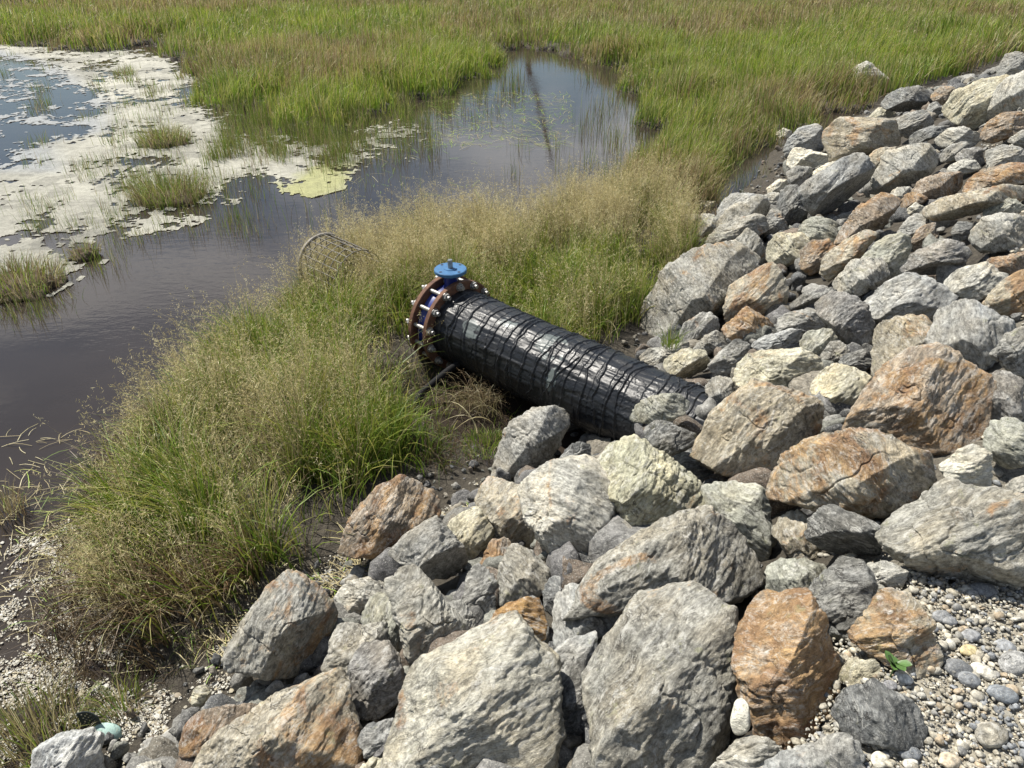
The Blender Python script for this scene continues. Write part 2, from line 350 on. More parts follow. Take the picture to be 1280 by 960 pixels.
('grey',"1238,442 1258,419 1292,403 1294,472 1265,468 1248,453","jagged grey rock with dark flank below the bright orange boulder",{}),
('tan',"1083,405 1120,398 1160,399 1170,425 1197,447 1165,472 1110,482 1092,472 1087,440","square tan block standing behind the huge brown boulder",{}),
('rust',"1050,543 1065,520 1090,500 1096,470 1120,441 1160,434 1195,444 1222,461 1240,475 1238,500 1225,540 1207,565 1165,571 1130,558 1093,548","huge rough brown boulder with pale flecks, the largest of the mid slope",{'rust':.6}),
('dark',"1048,451 1062,440 1083,437 1092,455 1076,467 1053,464","dark green layered stone beside the square tan block",{'dark':.8}),
('purple',"1228,472 1245,459 1262,464 1277,480 1280,520 1260,531 1236,525 1231,500","dark grey brown rock in the shade behind the huge brown boulder",{}),
('green',"1228,542 1240,524 1265,521 1287,530 1294,572 1265,585 1238,573","pale green grey rounded rock near the white rock at the photo edge",{}),
('white',"1178,579 1195,560 1215,556 1237,567 1244,590 1237,613 1210,612 1181,600","white yellow rock with a dark end below the huge brown boulder",{'cuts':[(1226,614,1228,560,55)]}),
('orange',"953,612 975,580 1000,555 1045,539 1095,543 1140,556 1172,575 1184,600 1162,618 1100,643 1080,653 1040,633 1000,628 958,621","huge orange tan slab with a dark overhanging lower edge",{'rust':.55,'cuts':[(955,612,1062,640,68),(1058,632,1184,600,60)]}),
('greytan',"1092,661 1110,645 1130,629 1165,609 1200,604 1260,618 1294,633 1294,748 1250,743 1200,738 1150,712 1138,692 1103,682","huge grey brown boulder overhanging the gravel at the photo edge",{'cuts':[(1096,668,1160,706,68),(1150,696,1294,712,64)]}),
('pale',"1256,606 1275,597 1294,599 1294,632 1260,622","pale rock chip cut by the photo edge above the huge grey brown boulder",{}),
('dark',"1003,667 1015,645 1040,631 1065,644 1102,660 1112,690 1102,708 1060,708 1028,703","dark greenish slab shaded under the huge orange tan slab",{'cuts':[(1004,662,1106,670,60)]}),
('tan',"961,662 975,645 1000,637 1012,650 1017,680 1028,697 1000,705 983,692","tan grey rock in the gap below the orange tan slab's overhang",{}),
('green',"868,607 885,604 905,597 930,604 952,612 962,645 967,665 962,690 955,703 930,683 888,642","upright pale blue green slab in front of the big tan boulder",{}),
('greytan',"712,768 745,703 770,689 800,667 840,647 870,637 892,640 927,660 957,690 962,722 932,747 910,753 870,748 820,750 770,765","large flat grey boulder with a rusty stain in the middle of the near rocks",{}),
('blue',"683,742 700,727 740,740 788,745 784,772 742,803 695,813 683,792","blue grey veined rock beside the ochre rock",{}),
('greytan',"732,852 750,808 775,770 795,747 840,736 880,734 907,750 917,800 920,850 912,900 897,962 880,980 752,980 735,905","tallest near grey boulder with vertical streaks and an orange upper edge",{'p':36}),
('rust',"915,762 930,745 950,736 1000,739 1022,755 1042,800 1058,840 1053,870 1017,897 992,933 960,928 940,912 924,850 914,800","upright rust brown boulder beside the white oblong pebble",{'cuts':[(985,935,1012,740,52)],'rust':.72}),
('green',"956,707 975,696 1005,704 1032,705 1034,727 1010,748 970,743 958,737","pale grey green rock behind the top of the upright rust brown boulder",{}),
('dark',"1008,742 1030,720 1050,699 1075,701 1092,730 1098,770 1090,792 1060,803 1033,793 1018,767","dark grey lumpy boulder behind the upright rust brown boulder",{'dark':1.25}),
('pale',"1073,706 1105,702 1132,715 1128,742 1095,741 1083,722","light grey rock between the dark lumpy boulder and the overhanging boulder",{}),
('orange',"1063,792 1085,779 1100,744 1140,739 1162,770 1173,810 1180,832 1145,848 1115,838 1083,817","pale orange slab sinking into the edge of the gravel",{}),
('dark',"1043,892 1060,865 1085,851 1110,859 1147,879 1163,910 1158,938 1110,938 1058,918","dark slate grey slab half buried in the gravel",{}),
('cream',"1043,846 1062,824 1100,830 1117,845 1102,854 1060,858","small yellow cream layered rock above the slate slab in the gravel",{'th':.5}),
('white',"911,900 917,875 928,866 937,880 939,910 930,922 916,921","smooth white oblong pebble standing beside the upright rust brown boulder",{'p':9,'smooth':1,'lift':.17}),
('pale',"880,980 895,950 925,924 950,919 982,935 988,980","pale grey rock at the bottom of the photo below the white oblong pebble",{}),
('blue',"938,980 960,950 1020,924 1055,914 1077,930 1084,980","blue grey rock with an orange blotch at the bottom beside the gravel",{'rust':.5}),
('dark',"698,842 730,818 742,850 737,897 727,930 703,925","dark grey rock deep in the gap beside the tallest near boulder",{}),
('grey',"613,598 625,560 640,530 670,511 695,507 713,520 713,545 697,572 677,590 640,596","grey rough rock with a shadowed flank standing in front of the pipe",{'cuts':[(648,596,704,518,60)]}),
('pale',"626,602 640,586 680,588 700,577 740,580 767,600 772,630 767,650 757,682 730,703 705,711 688,692 668,652 638,622","large pale grey boulder with fine cracks in front of the pipe's buried half",{}),
('cream',"728,582 760,555 790,542 810,554 840,578 872,600 885,625 883,642 850,654 820,664 800,668 773,642 763,606","pale yellow green boulder next to the two perched stones",{'tint':(.385,.375,.285)}),
('tan',"590,632 605,605 618,596 650,609 670,650 678,677 655,688 633,675 613,652","tan rock with folded ridges beside the large pale cracked boulder",{}),
('grey',"743,688 762,650 785,651 800,670 777,688 750,699","small grey rock between the pale cracked and the yellow green boulders",{}),
('dark',"833,573 860,557 880,563 898,590 896,608 870,604 848,588","dark grey rock between the yellow green boulder and the big tan boulder",{'dark':1.3}),
('rust',"422,684 440,645 470,610 500,595 520,599 547,614 553,636 532,658 500,676 470,694 428,696","rust red rock striped by shadows under the edge of the tall grass",{'rust':.60,'near':.985}),
('cream',"551,661 570,645 590,636 605,639 619,655 617,674 602,692 590,703 568,688 553,677","small bright cream rock beside the tan folded rock",{'cuts':[(592,704,616,660,55)]}),
('grey',"486,694 515,665 540,650 552,655 568,685 593,701 588,732 580,764 558,748 528,718 498,704","grey rock with a dark triangular face below the rust red striped rock",{'cuts':[(520,714,572,678,62)]}),
('pale',"468,708 490,680 502,672 508,690 492,718 473,719","small speckled pale rock in the mud below the rust red striped rock",{}),
('greytan',"486,742 488,720 510,709 530,716 562,758 588,788 596,802 577,818 540,833 513,834 503,792","smooth upright grey rock with a tan top corner, beside the gravelly mud",{'near':.985}),
('grey',"558,758 575,749 592,770 600,792 582,808 570,792","narrow grey rock squeezed against the smooth upright grey rock",{}),
('grey',"578,758 584,720 597,704 616,714 622,740 617,767 600,789 588,783","small upright grey rock with vertical grain beside the ochre rock",{}),
('brown',"598,704 612,675 636,672 640,680 627,707 609,719","small brown grey rock under the tan folded rock",{}),
('greytan',"618,733 630,700 640,676 665,689 683,705 688,732 665,748 645,758 623,754","shaded grey tan rock above the ochre rock",{'cuts':[(640,757,652,682,58)]}),
('ochre',"606,788 620,765 650,749 677,744 684,775 677,798 655,804 618,799","bright ochre orange rock, most orange of the near rocks",{'lift':.17}),
('dark',"678,738 690,720 702,719 703,745 692,773 681,763","narrow dark grey rock between the ochre and the blue grey veined rocks",{'dark':1.3}),
('greytan',"465,980 490,920 510,880 515,838 545,819 580,809 610,784 640,777 662,795 692,825 695,860 700,900 694,980","big near boulder with white crust and ochre patches at the bottom of the photo",{'tint':(.35,.335,.29),'rust':.4}),
('blue',"678,824 710,800 748,788 744,832 738,863 715,874 700,845 692,834","blue grey rock in the gap between the two biggest near boulders",{}),
('purple',"422,873 435,830 455,806 485,803 502,835 506,862 492,883 470,898 443,896 427,888","purple grey rock with a tan lower facet among the near rocks",{}),
('greytan',"402,843 418,792 430,777 460,784 488,779 493,806 455,814 437,834 432,866 408,866","grey brown rock behind the purple grey rock",{}),
('green',"448,778 460,748 478,739 491,745 502,780 515,817 512,834 495,828 486,792","grey green smooth rock beside the smooth upright grey rock",{}),
('pale',"413,743 430,726 455,722 480,727 487,740 460,750 450,769 430,768","pale rough rock behind the big two tone rock by the grass",{}),
('dark',"446,924 460,905 490,897 500,912 487,938 458,949","small dark grey rock under the purple grey rock",{}),
('greytan',"283,822 300,780 330,745 355,717 375,719 405,734 422,750 424,780 407,830 387,852 370,861 330,848 293,835","big rock with a lit tan face and shaded olive face beside the tall grass",{'cuts':[(318,852,400,744,54)],'near':.985,'rust':.46}),
('orange',"205,985 260,925 310,894 345,867 375,864 400,844 430,849 434,880 448,905 451,935 438,985","large orange tan boulder along the bottom of the photo near the scum",{}),
('brown',"212,950 220,910 245,889 290,884 318,879 323,890 292,918 262,940 225,960","grey brown slab with a dark edge in front of the speckled scum",{'cuts':[(236,950,316,894,62)]}),
('cream',"232,877 245,857 258,854 265,865 251,883","small wet cream stone in the speckled scum",{}),
('blue',"30,985 45,935 75,914 120,914 127,940 133,985","pale blue grey rock in the bottom corner beside the mint scrap",{'tint':(.36,.37,.38)}),
('pale',"160,980 175,955 200,952 218,980","low pale rock at the very bottom beside the grey brown slab",{}),
('dark',"488,985 510,935 535,914 565,914 592,950 600,985","dark grey rock at the bottom in front of the white crusted boulder",{'near':.955,'dark':1.2}),
('cream',"436,985 450,955 475,944 492,985","small cream rock at the bottom beside the large orange tan boulder",{}),
('dark',"698,574 715,555 738,553 738,580 716,584","small dark rock in the pipe's shadow",{}),
('pale',"1040,99 1058,90 1075,81 1086,78 1092,86 1110,98 1104,106 1086,101 1062,107","pale jagged rock lying alone in the meadow grass above the bank",{'meadow':1}),
]
# ------------------------------------------------------------------ ground shape
TOE = np.array([(-6.6, -4.4), (-4.3, -1.3), (-2.0, 1.84), (-.79, 3.5), (1.14, 5.87), (2.3, 8.2), (3.9, 11.5), (7.6, 15.6), (12.9, 20.4), (24, 30), (60, 60)])
def sdist_toe(x, y):
    """signed distance to the foot of the rock bank, positive on the bank side"""
    best = np.full(x.shape, 1e9); sg = np.ones(x.shape)
    for (ax, ay), (bx, by) in zip(TOE[:-1], TOE[1:]):
        dx, dy = bx-ax, by-ay; l2 = dx*dx+dy*dy
        t = np.clip(((x-ax)*dx+(y-ay)*dy)/l2, 0, 1)
        px, py = x-ax-t*dx, y-ay-t*dy
        d = np.hypot(px, py); cr = np.where(dx*(y-ay)-dy*(x-ax) < 0, 1., -1.)
        up = d < best-1e-9
        best = np.where(up, d, best); sg = np.where(up, cr, sg)
    return best*sg
def sd_poly(x, y, poly):
    """signed distance to a polygon, positive inside"""
    best = np.full(x.shape, 1e9); ins = np.zeros(x.shape, bool); n = len(poly)
    for i in range(n):
        ax, ay = poly[i]; bx, by = poly[(i+1) % n]
        dx, dy = bx-ax, by-ay; l2 = dx*dx+dy*dy+1e-12
        t = np.clip(((x-ax)*dx+(y-ay)*dy)/l2, 0, 1)
        best = np.minimum(best, np.hypot(x-ax-t*dx, y-ay-t*dy))
        c = ((ay > y) != (by > y)) & (x < (bx-ax)*(y-ay)/(by-ay+1e-12)+ax)
        ins ^= c
    return np.where(ins, best, -best)
def px_poly(s, z=0.0):
    return [tuple(onplane(*map(float, q.split(',')), z)[:2]) for q in s.split()]
BANK = px_poly("95,800 110,710 128,630 165,555 225,485 290,425 350,372 410,328 510,305 600,290 690,272 790,250 850,262 900,330 860,460 800,640 600,660 480,700 400,738 300,790 200,842", .05)
_far = px_poly("-330,42 -120,52 60,60 130,66 190,58 245,88 262,122 300,150 350,172 420,168 468,150 540,122 585,98 606,66 650,54 720,74 780,92 806,120 812,150 800,190 778,232 800,262 850,275 905,262 925,235 938,205 965,178 1040,150 1180,120")
MEADOW = _far + [(30, 30), (70, 70), (70, 400), (-200, 400), (-200, 60), (-60, 36)]
PUDDLE = px_poly("895,268 893,240 915,208 950,186 985,186 968,215 950,240 938,262")
def zone(x, y):
    x = np.asarray(x, float); y = np.asarray(y, float)
    m = sd_poly(x, y, MEADOW)+.50*n2(x, y, .8, 201, 2)+.36*n2(x, y, 2.1, 203, 2)
    m = np.minimum(m, -sd_poly(x, y, PUDDLE)-.04)
    return sdist_toe(x, y), sd_poly(x, y, BANK)+.10*n2(x, y, 2.0, 205, 2), m
SLOPE, CREST = .47, 2.75
def sstep(a, b, v):
    t = np.clip((v-a)/(b-a), 0, 1); return t*t*(3-2*t)
def berm(s): return np.where(s < CREST, SLOPE*s, SLOPE*CREST+.03*np.minimum(s-CREST, 3))
def ground_z(x, y):
    x = np.asarray(x, float); y = np.asarray(y, float)
    s, b, m = zone(x, y)
    land = np.maximum(b, m)
    z = -.32+.40*sstep(-.30, .22, land)+.05*sstep(.2, 1.5, land)
    z = z+.03*n2(x, y, 2.2, 5)*sstep(-.2, .3, land)
    z2 = berm(s)+.02+.02*n2(x, y, 3.0, 9)-.05*sstep(.5, .0, s)-.17*sstep(.05, .6, s)*sstep(CREST-.05, CREST-.5, s)
    z = np.where(s > -.25, np.maximum(z, np.where(s > 0, z2, -.03+s*1.5)), z)
    al, sd = pipe_local(x, y)      # hollow washed out under and in front of the pipe
    z = z-.17*sstep(-.25, .15, al)*sstep(2.2, 1.5, al)*sstep(-1.05, -.55, sd)*sstep(.25, -.1, sd)
    return z
PA = onplane(570, 404, .37); PB = onplane(872, 545, .36)     # two points on the pipe's axis
AX = (PB-PA)/np.linalg.norm(PB-PA)
def pipe_local(x, y):
    dx, dy = x-PA[0], y-PA[1]; a2 = AX[:2]/np.linalg.norm(AX[:2]); s2 = np.array([a2[1], -a2[0]])
    return dx*a2[0]+dy*a2[1], -(dx*s2[0]+dy*s2[1])           # along, + on the far side of the pipe
def build_ground():
    def ax(lo, hi, st, far_lo, far_hi):
        a = np.arange(lo, hi, st)
        l = lo-np.geomspace(st, lo-far_lo, 26)[::-1]; r = hi+np.geomspace(st, far_hi-hi, 26)
        return np.concatenate([l, a, r])
    xs = ax(-14, 15, .08, -1500, 1500); ys = ax(-2, 26, .08, -1500, 1500)
    X, Y = np.meshgrid(xs, ys)
    Z = ground_z(X, Y)
    v = np.stack([X.ravel(), Y.ravel(), Z.ravel()], 1)
    nx, ny = len(xs), len(ys)
    i = (np.arange(ny-1)[:, None]*nx+np.arange(nx-1)[None]).ravel()
    f = np.stack([i, i+1, i+nx+1, i+nx], 1)
    m, nt, b, out = newmat('muddy_soil')
    tc = N(nt, 'ShaderNodeTexCoord'); P = tc.outputs['Object']
    n1 = noise_n(nt, P, 1.4, 5, .6); nn = noise_n(nt, P, 22, 6, .7); n3 = noise_n(nt, P, 110, 3, .7)
    c = mixc(nt, ramp(nt, n1, .35, .65), (.038, .031, .023), (.072, .061, .044))
    c = mixc(nt, ramp(nt, nn, .45, .7), c, (.11, .095, .07))
    c = mixc(nt, ramp(nt, n3, .55, .7), c, (.03, .025, .018))
    L(nt, c, b.inputs['Base Color']); b.inputs['Roughness'].default_value = .9
    L(nt, bump_n(nt, math_n(nt, 'ADD', nn, math_n(nt, 'MULTIPLY', n3, .4)), .05, .9), b.inputs['Normal'])
    s_ = sdist_toe(X, Y); msk = sstep(CREST-.25, CREST+.1, s_+.12*n2(X, Y, 2.5, 6)).ravel()
    a_ = N(nt, 'ShaderNodeAttribute', attribute_name='col')
    g_ = mixc(nt, ramp(nt, nn, .42, .6), (.20, .18, .14), (.33, .305, .245))
    L(nt, mixc(nt, a_.outputs['Fac'], c, mixc(nt, ramp(nt, n3, .5, .65), g_, (.12, .11, .09))), b.inputs['Base Color'])
    tag(mesh_np('ground', v, f, m, col=np.repeat(msk[:, None], 3, 1)), kind='structure')
build_ground()
# ------------------------------------------------------------------ pond water
def build_water():
    m, nt, b, out = newmat('murky_pond_water')
    tc = N(nt, 'ShaderNodeTexCoord'); P = tc.outputs['Object']
    c = mixc(nt, ramp(nt, noise_n(nt, P, .5, 4, .6), .35, .7), (.027, .0215, .0175), (.040, .032, .026))
    L(nt, c, b.inputs['Base Color']); b.inputs['Roughness'].default_value = .035; b.inputs['IOR'].default_value = 1.333
    mp = N(nt, 'ShaderNodeMapping'); mp.inputs['Rotation'].default_value = (0, 0, .5); mp.inputs['Scale'].default_value = (1, 2.2, 1); L(nt, P, mp.inputs['Vector'])
    w1 = noise_n(nt, mp.outputs[0], 5.5, 3, .5, .5); w2 = noise_n(nt, mp.outputs[0], 17, 3, .5, .3)
    pat = ramp(nt, noise_n(nt, P, .45, 3), .42, .62)
    h = math_n(nt, 'MULTIPLY', math_n(nt, 'ADD', w1, math_n(nt, 'MULTIPLY', w2, .35)), math_n(nt, 'MULTIPLY_ADD', pat, .75, .25))
    L(nt, bump_n(nt, h, .0035, .5), b.inputs['Normal'])
    xs = np.array([-40., 20.]); ys = np.array([-4., 30.])
    v = [(-60, -6, 0), (30, -6, 0), (30, 34, 0), (-60, 34, 0)]
    tag(mesh_np('pond_water', v, [[0, 1, 2, 3]], m, smooth=False), kind='structure')
build_water()
# ------------------------------------------------------------------ rocks
UP = np.array([0, 0, 1.])
def surf_hit(u, v, lift=.17):
    d = ray(u, v)
    t = np.linspace(.8, 26, 2600)
    P = CAM[None]+d[None]*t[:, None]
    zz = np.maximum(berm(sdist_toe(P[:, 0], P[:, 1])), 0.0)+lift
    k = np.argmax(P[:, 2] < zz)
    return CAM+d*t[k], t[k]
def hull2(p):
    p = sorted(map(tuple, p))
    def half(pts):
        o = []
        for q in pts:
            while len(o) > 1 and (o[-1][0]-o[-2][0])*(q[1]-o[-2][1])-(o[-1][1]-o[-2][1])*(q[0]-o[-2][0]) <= 0: o.pop()
            o.append(q)
        return o[:-1]
    return np.array(half(p)+half(p[::-1]))       # counter-clockwise
def rand_rot(rng):
    q = rng.normal(size=4); q /= np.linalg.norm(q); w, x, y, z = q
    return np.array([[1-2*(y*y+z*z), 2*(x*y-z*w), 2*(x*z+y*w)], [2*(x*y+z*w), 1-2*(x*x+z*z), 2*(y*z-x*w)], [2*(x*z-y*w), 2*(y*z+x*w), 1-2*(x*x+y*y)]])
def polyradius(d, Nn, off, p):
    g = np.clip(d @ Nn.T, 1e-6, None)/off[None]
    mx = g.max(1); return 1/(mx*((g/mx[:, None])**p).sum(1)**(1/p))
def shape_rock(Nn, off, ext, size, rng, level, p=34, smooth=False, seed=0, fol=None):
    base, F_ = ico(level)
    E = ext/ext.max()
    d = base @ np.diag(E); d /= np.linalg.norm(d, axis=1)[:, None]
    # chips knocked off edges and corners
    lo, _ = ico(4); r0 = polyradius(lo, Nn, off, 60); pts = lo*r0[:, None]
    if not smooth:
        cn = np.vstack([rng.normal(size=(10, 3)), Nn[rng.integers(0, len(Nn), 12)]+.34*rng.normal(size=(12, 3))]); cn /= np.linalg.norm(cn, axis=1)[:, None]
        hs = (pts @ cn.T).max(0)*np.concatenate([rng.uniform(.955, 1.0, 10), rng.uniform(.935, 1.0, 12)])
        Nn = np.vstack([Nn, cn]); off = np.concatenate([off, hs])
    r = polyradius(d, Nn, off, p)
    q = d*r[:, None]
    if smooth: r = r*(1+.04*fbm(q/size*2, seed, 3))
    else:
        so = rng.uniform(0, 50, 3)
        r = r*(1+.020*fbm(q/size*2.4+so, seed, 3))
        r = r-size*.026*np.maximum(0, fbm(q/size*4.2+so, seed+3, 3)-.16)
        h = q @ fol+.05*size*fbm(q/size*2.5+so, seed+5, 2)
        for Lr, am in ((.17, .013), (.06, .005)):
            t = h/(Lr*size); fr = t-np.floor(t)
            lay = _hash(np.floor(t).astype(np.int64), np.zeros(len(t), np.int64), np.zeros(len(t), np.int64), seed+7)
            r = r+size*am*lay*sstep(0, .18, fr)*sstep(1.0, .82, fr)
        qd = np.stack([q @ fol*2.6, q[:, 0], q[:, 1]], 1) if abs(fol[2]) > .5 else np.stack([q @ fol*2.6, q[:, 1], q[:, 2]], 1)
        r = r+.0065*fbm(qd*9+so, seed+9, 3)+.0035*fbm(qd*38+so, seed+11, 3)
        rid = np.abs(fbm(q*7+so, seed+13, 3)); r = r-.010*np.clip(1-rid/.10, 0, 1)*(vnoise(q*5+so, seed+15) > 0)
    return d*r[:, None], F_
GRP = 'loose rocks piled on the embankment'
def make_rock(idx, pal, outline, label, o):
    rng = np.random.default_rng(1000+idx)
    P2 = np.array([[float(t) for t in q.split(',')] for q in outline.split()])
    cen = (P2.min(0)+P2.max(0))/2
    if o.get('meadow'): C = onplane(cen[0], cen[1], .40); t = np.linalg.norm(C-CAM)
    else:
        ext_ = P2.max(0)-P2.min(0)
        C, t = surf_hit(cen[0], cen[1], .1)
        sz_ = math.sqrt(ext_[0]*ext_[1])*t/F                       # small stones sit lower, on the soil between the big ones
        lf = .1
        for _ in range(4):
            bz = float(np.maximum(berm(sdist_toe(C[:1], C[1:2])), 0)[0]); g_ = float(ground_z(C[:1], C[1:2])[0])-bz
            lf = .5*lf+.5*min(.20, max(-.04, g_+(.05+.38*sz_ if g_ > -.03 and bz > 1.1 else .02+.47*sz_)))
            if 'lift' in o: lf = o['lift']
            C, t = surf_hit(cen[0], cen[1], lf)
    C = CAM+(C-CAM)*o.get('near', 1.0)
    n = CAM-C; n /= np.linalg.norm(n)
    rx = np.cross(UP, n); rx /= np.linalg.norm(rx); uy = np.cross(n, rx)
    def toplane(u, v):
        d = ray(u, v); k = ((C-CAM) @ n)/(d @ n); q = CAM+d*k-C; return np.array([q @ rx, q @ uy])
    pl = np.array([toplane(*q) for q in P2]); H2 = hull2(pl)*(1.03 if o.get('smooth') else 1.09+.05*min(1, max(0, t-5)/3))
    w, h = H2.max(0)-H2.min(0); size = math.sqrt(w*h); th = o.get('th', .64)
    hf = .50*th*min(size, 1.25*min(w, h)); hb = hf*1.15
    Ns, Os = [], []
    def plane(Nv, pt):
        Nv = Nv/np.linalg.norm(Nv); of = Nv @ pt
        if of > .04*size: Ns.append(Nv); Os.append(of)
    # keep only the strong edges of the outline: broken rock has few, straight sides
    E_ = [(H2[i], H2[(i+1) % len(H2)]) for i in range(len(H2))]
    area = .5*abs(sum(a[0]*b[1]-a[1]*b[0] for a, b in E_))
    def meet(e, f):
        d1, d2 = e[1]-e[0], f[1]-f[0]; den = d1[0]*d2[1]-d1[1]*d2[0]
        if den < .15*np.hypot(*d1)*np.hypot(*d2): return None
        w_ = f[0]-e[0]; return e[0]+d1*((w_[0]*d2[1]-w_[1]*d2[0])/den)
    while len(E_) > 5 and not o.get('smooth'):
        best = None
        for i in range(len(E_)):
            x_ = meet(E_[i-1], E_[(i+1) % len(E_)])
            if x_ is None: continue
            a, b = E_[i]; g_ = .5*abs((b[0]-a[0])*(x_[1]-a[1])-(b[1]-a[1])*(x_[0]-a[0]))
            if best is None or g_ < best[0]: best = (g_, i, x_)
        if best is None or best[0] > (.022 if len(E_) > 7 else .012)*area: break
        i = best[1]; E_[i-1] = (E_[i-1][0], best[2]); j_ = (i+1) % len(E_); E_[j_] = (best[2], E_[j_][1]); E_.pop(i)
    H2 = np.array([e[0] for e in E_])
    for i in range(len(H2)):
        a, bb = H2[i], H2[(i+1) % len(H2)]; e = bb-a
        if np.hypot(*e) < .04*size: continue
        m2 = np.array([e[1], -e[0]])/np.hypot(*e)
        m3 = rx*m2[0]+uy*m2[1]; pt = rx*a[0]+uy*a[1]
        upw = m2[1]
        tf = math.radians(rng.uniform(5, 24)+max(0, upw)*16-max(0, -upw)*3); tb = math.radians(rng.uniform(12, 34))
        plane(math.cos(tf)*m3+math.sin(tf)*n, pt); plane(math.cos(tb)*m3-math.sin(tb)*n, pt)
    loc = lambda a, b, c: rx*a+uy*b+n*c
    k1 = rng.uniform(-.35, .1)
    plane(loc(k1, rng.uniform(.25, .60), .8), n*hf*rng.uniform(.80, .95))
    plane(loc(k1+.55, rng.uniform(-.1, .35), .75), n*hf*1.03); plane(loc(k1-.5, rng.uniform(-.05, .4), .75), n*hf*1.03)
    plane(loc(rng.uniform(-.3, .3), -.45, .85), n*hf*1.04)
    plane(loc(rng.uniform(-.3, .3), rng.uniform(-.3, .3), -.9), -n*hb)
    for (x1, y1, x2, y2, tilt) in o.get('cuts', ()):
        a, bb = toplane(x1, y1), toplane(x2, y2); e = bb-a; m2 = np.array([e[1], -e[0]])/np.hypot(*e)   # right-hand side of a->b as seen
        tt = math.radians(tilt); mid = (a+bb)/2
        plane(math.cos(tt)*n+math.sin(tt)*loc(m2[0], m2[1], 0), loc(mid[0], mid[1], .62*hf))
    Nn, off = np.array(Ns), np.array(Os)
    big = math.sqrt((P2[:, 0].max()-P2[:, 0].min())*(P2[:, 1].max()-P2[:, 1].min()))
    level = 7 if big > 105 else 6 if big > 34 else 5
    R = rand_rot(rng)
    if not o.get('smooth'):
        # keep the layering roughly along the longer side of the outline
        ang = math.atan2(h, w)*(1 if rng.random() < .6 else -1)+rng.uniform(-.5, .5)
        zaxis = loc(-math.sin(ang), math.cos(ang), rng.uniform(-.5, .5)); zaxis /= np.linalg.norm(zaxis)
        xaxis = np.cross(zaxis, n+.3*rx); xaxis /= np.linalg.norm(xaxis)
        R = np.stack([xaxis, np.cross(zaxis, xaxis), zaxis], 1)
    q, F_ = shape_rock(Nn @ R, off, np.abs(np.stack([rx*w/2, uy*h/2, n*hf], 1).T @ R).max(0)+.25*size, size, rng, level, o.get('p', 220 if rng.random() < .7 else 70), bool(o.get('smooth')), idx*31, np.array([0, 0, 1.]))
    nm = 'boulder' if size > .40 else 'rock' if size > .16 else 'stone'
    ob = mesh_np(nm, q, F_, ROCKMAT)
    ob.matrix_world = Matrix.Translation(C) @ Matrix(R.tolist()).to_4x4()
    base, ru = PAL[pal]; base = np.array(o.get('tint', base))*o.get('dark', 1.0)*1.06*np.array([1.0, 1.0, .955])*rng.uniform(.93, 1.07)
    ob.color = (*base, o.get('rust', ru))
    tag(ob, label, nm, GRP if not o.get('meadow') else None)
    return ob
# ------------------------------------------------------------------ build the rocks
for i_, (pal_, out_, lab_, o_) in enumerate(ROCKS):
    make_rock(i_, pal_, out_, lab_, o_)
# ------------------------------------------------------------------ broken stone in the gaps, and the gravel on top
def stones(name, pts, sizes, cols, mat, level, seed, flat=(.55, .9), rough=.16, kind='stuff', smooth=True, facet=False):
    base, F_ = ico(level); n = len(pts); rng = np.random.default_rng(seed)
    V = np.repeat(base[None], n, 0)
    if facet:                                   # broken, flat-sided pieces
        for k in range(7):
            d = rng.normal(size=(n, 1, 3)); d /= np.linalg.norm(d, axis=2, keepdims=True)
            off = rng.uniform(.45, .8, (n, 1)); g = (V*d).sum(2)
            V = V-d*np.maximum(0, g-off)[:, :, None]
    lump = vnoise((V*1.7+rng.uniform(0, 60, (n, 1, 3))).reshape(-1, 3), seed).reshape(n, -1)
    V = V*(1+rough*lump)[:, :, None]
    sc = np.stack([np.ones(n), rng.uniform(.6, 1, n), rng.uniform(*flat, n)], 1)*np.asarray(sizes)[:, None]/2
    V = V*sc[:, None]
    Rm = np.stack([rand_rot(rng) if facet else (lambda a, t: np.array([[math.cos(a), -math.sin(a), t], [math.sin(a), math.cos(a), -t], [-t, t, 1]]))(rng.uniform(0, 6.28), rng.uniform(-.3, .3)) for _ in range(n)])
    V = np.einsum('nij,nvj->nvi', Rm, V)+np.asarray(pts)[:, None]
    m = len(base)
    F2 = (F_[None]+(np.arange(n)*m)[:, None, None]).reshape(-1, 3)
    o = mesh_np(name, V.reshape(-1, 3), F2, mat, smooth=smooth, col=np.repeat(np.asarray(cols), m, 0))
    return tag(o, kind=kind)
def build_rubble():
    rng = np.random.default_rng(3); P = []; n = 0
    x = rng.uniform(-4.5, 14, 90000); y = rng.uniform(-1.5, 20, 90000); s = sdist_toe(x, y)
    dist = np.hypot(x, y)
    keep = (s > np.where(dist < 6, .16, .02)) & (s < 4.2) & (rng.random(90000) < np.clip(3.2/dist, .08, 1)*.62)
    keep &= ~((s > CREST-.15) & (dist < 4))
    x, y, s = x[keep], y[keep], s[keep]
    z = ground_z(x, y)+rng.uniform(-.03, .05, len(x))
    sz = rng.lognormal(math.log(.10), .5, len(x)).clip(.03, .28)*np.where((s > .45) & (s < 2.2), 1.35, .45)
    pc = np.array([PAL[k][0] for k in ('grey', 'dark', 'greytan', 'tan', 'brown', 'green', 'purple', 'pale')])
    col = pc[rng.integers(0, len(pc), len(x))]*rng.uniform(.42, .80, (len(x), 1))  # rock tones darkened to paint shade into the gaps
    stones('rubble', np.stack([x, y, z], 1), sz, col, RUBMAT, 3, 4, facet=True, rough=.26, smooth=True, flat=(.5, .9))
build_rubble()
GRAV = [(.60, .55), (.80, 1.08), (.93, 1.30), (1.02, 1.42), (1.16, 1.52), (1.6, 1.52), (2.6, 2.2), (3.4, 1.6), (2.2, -.6), (.9, -.4)]
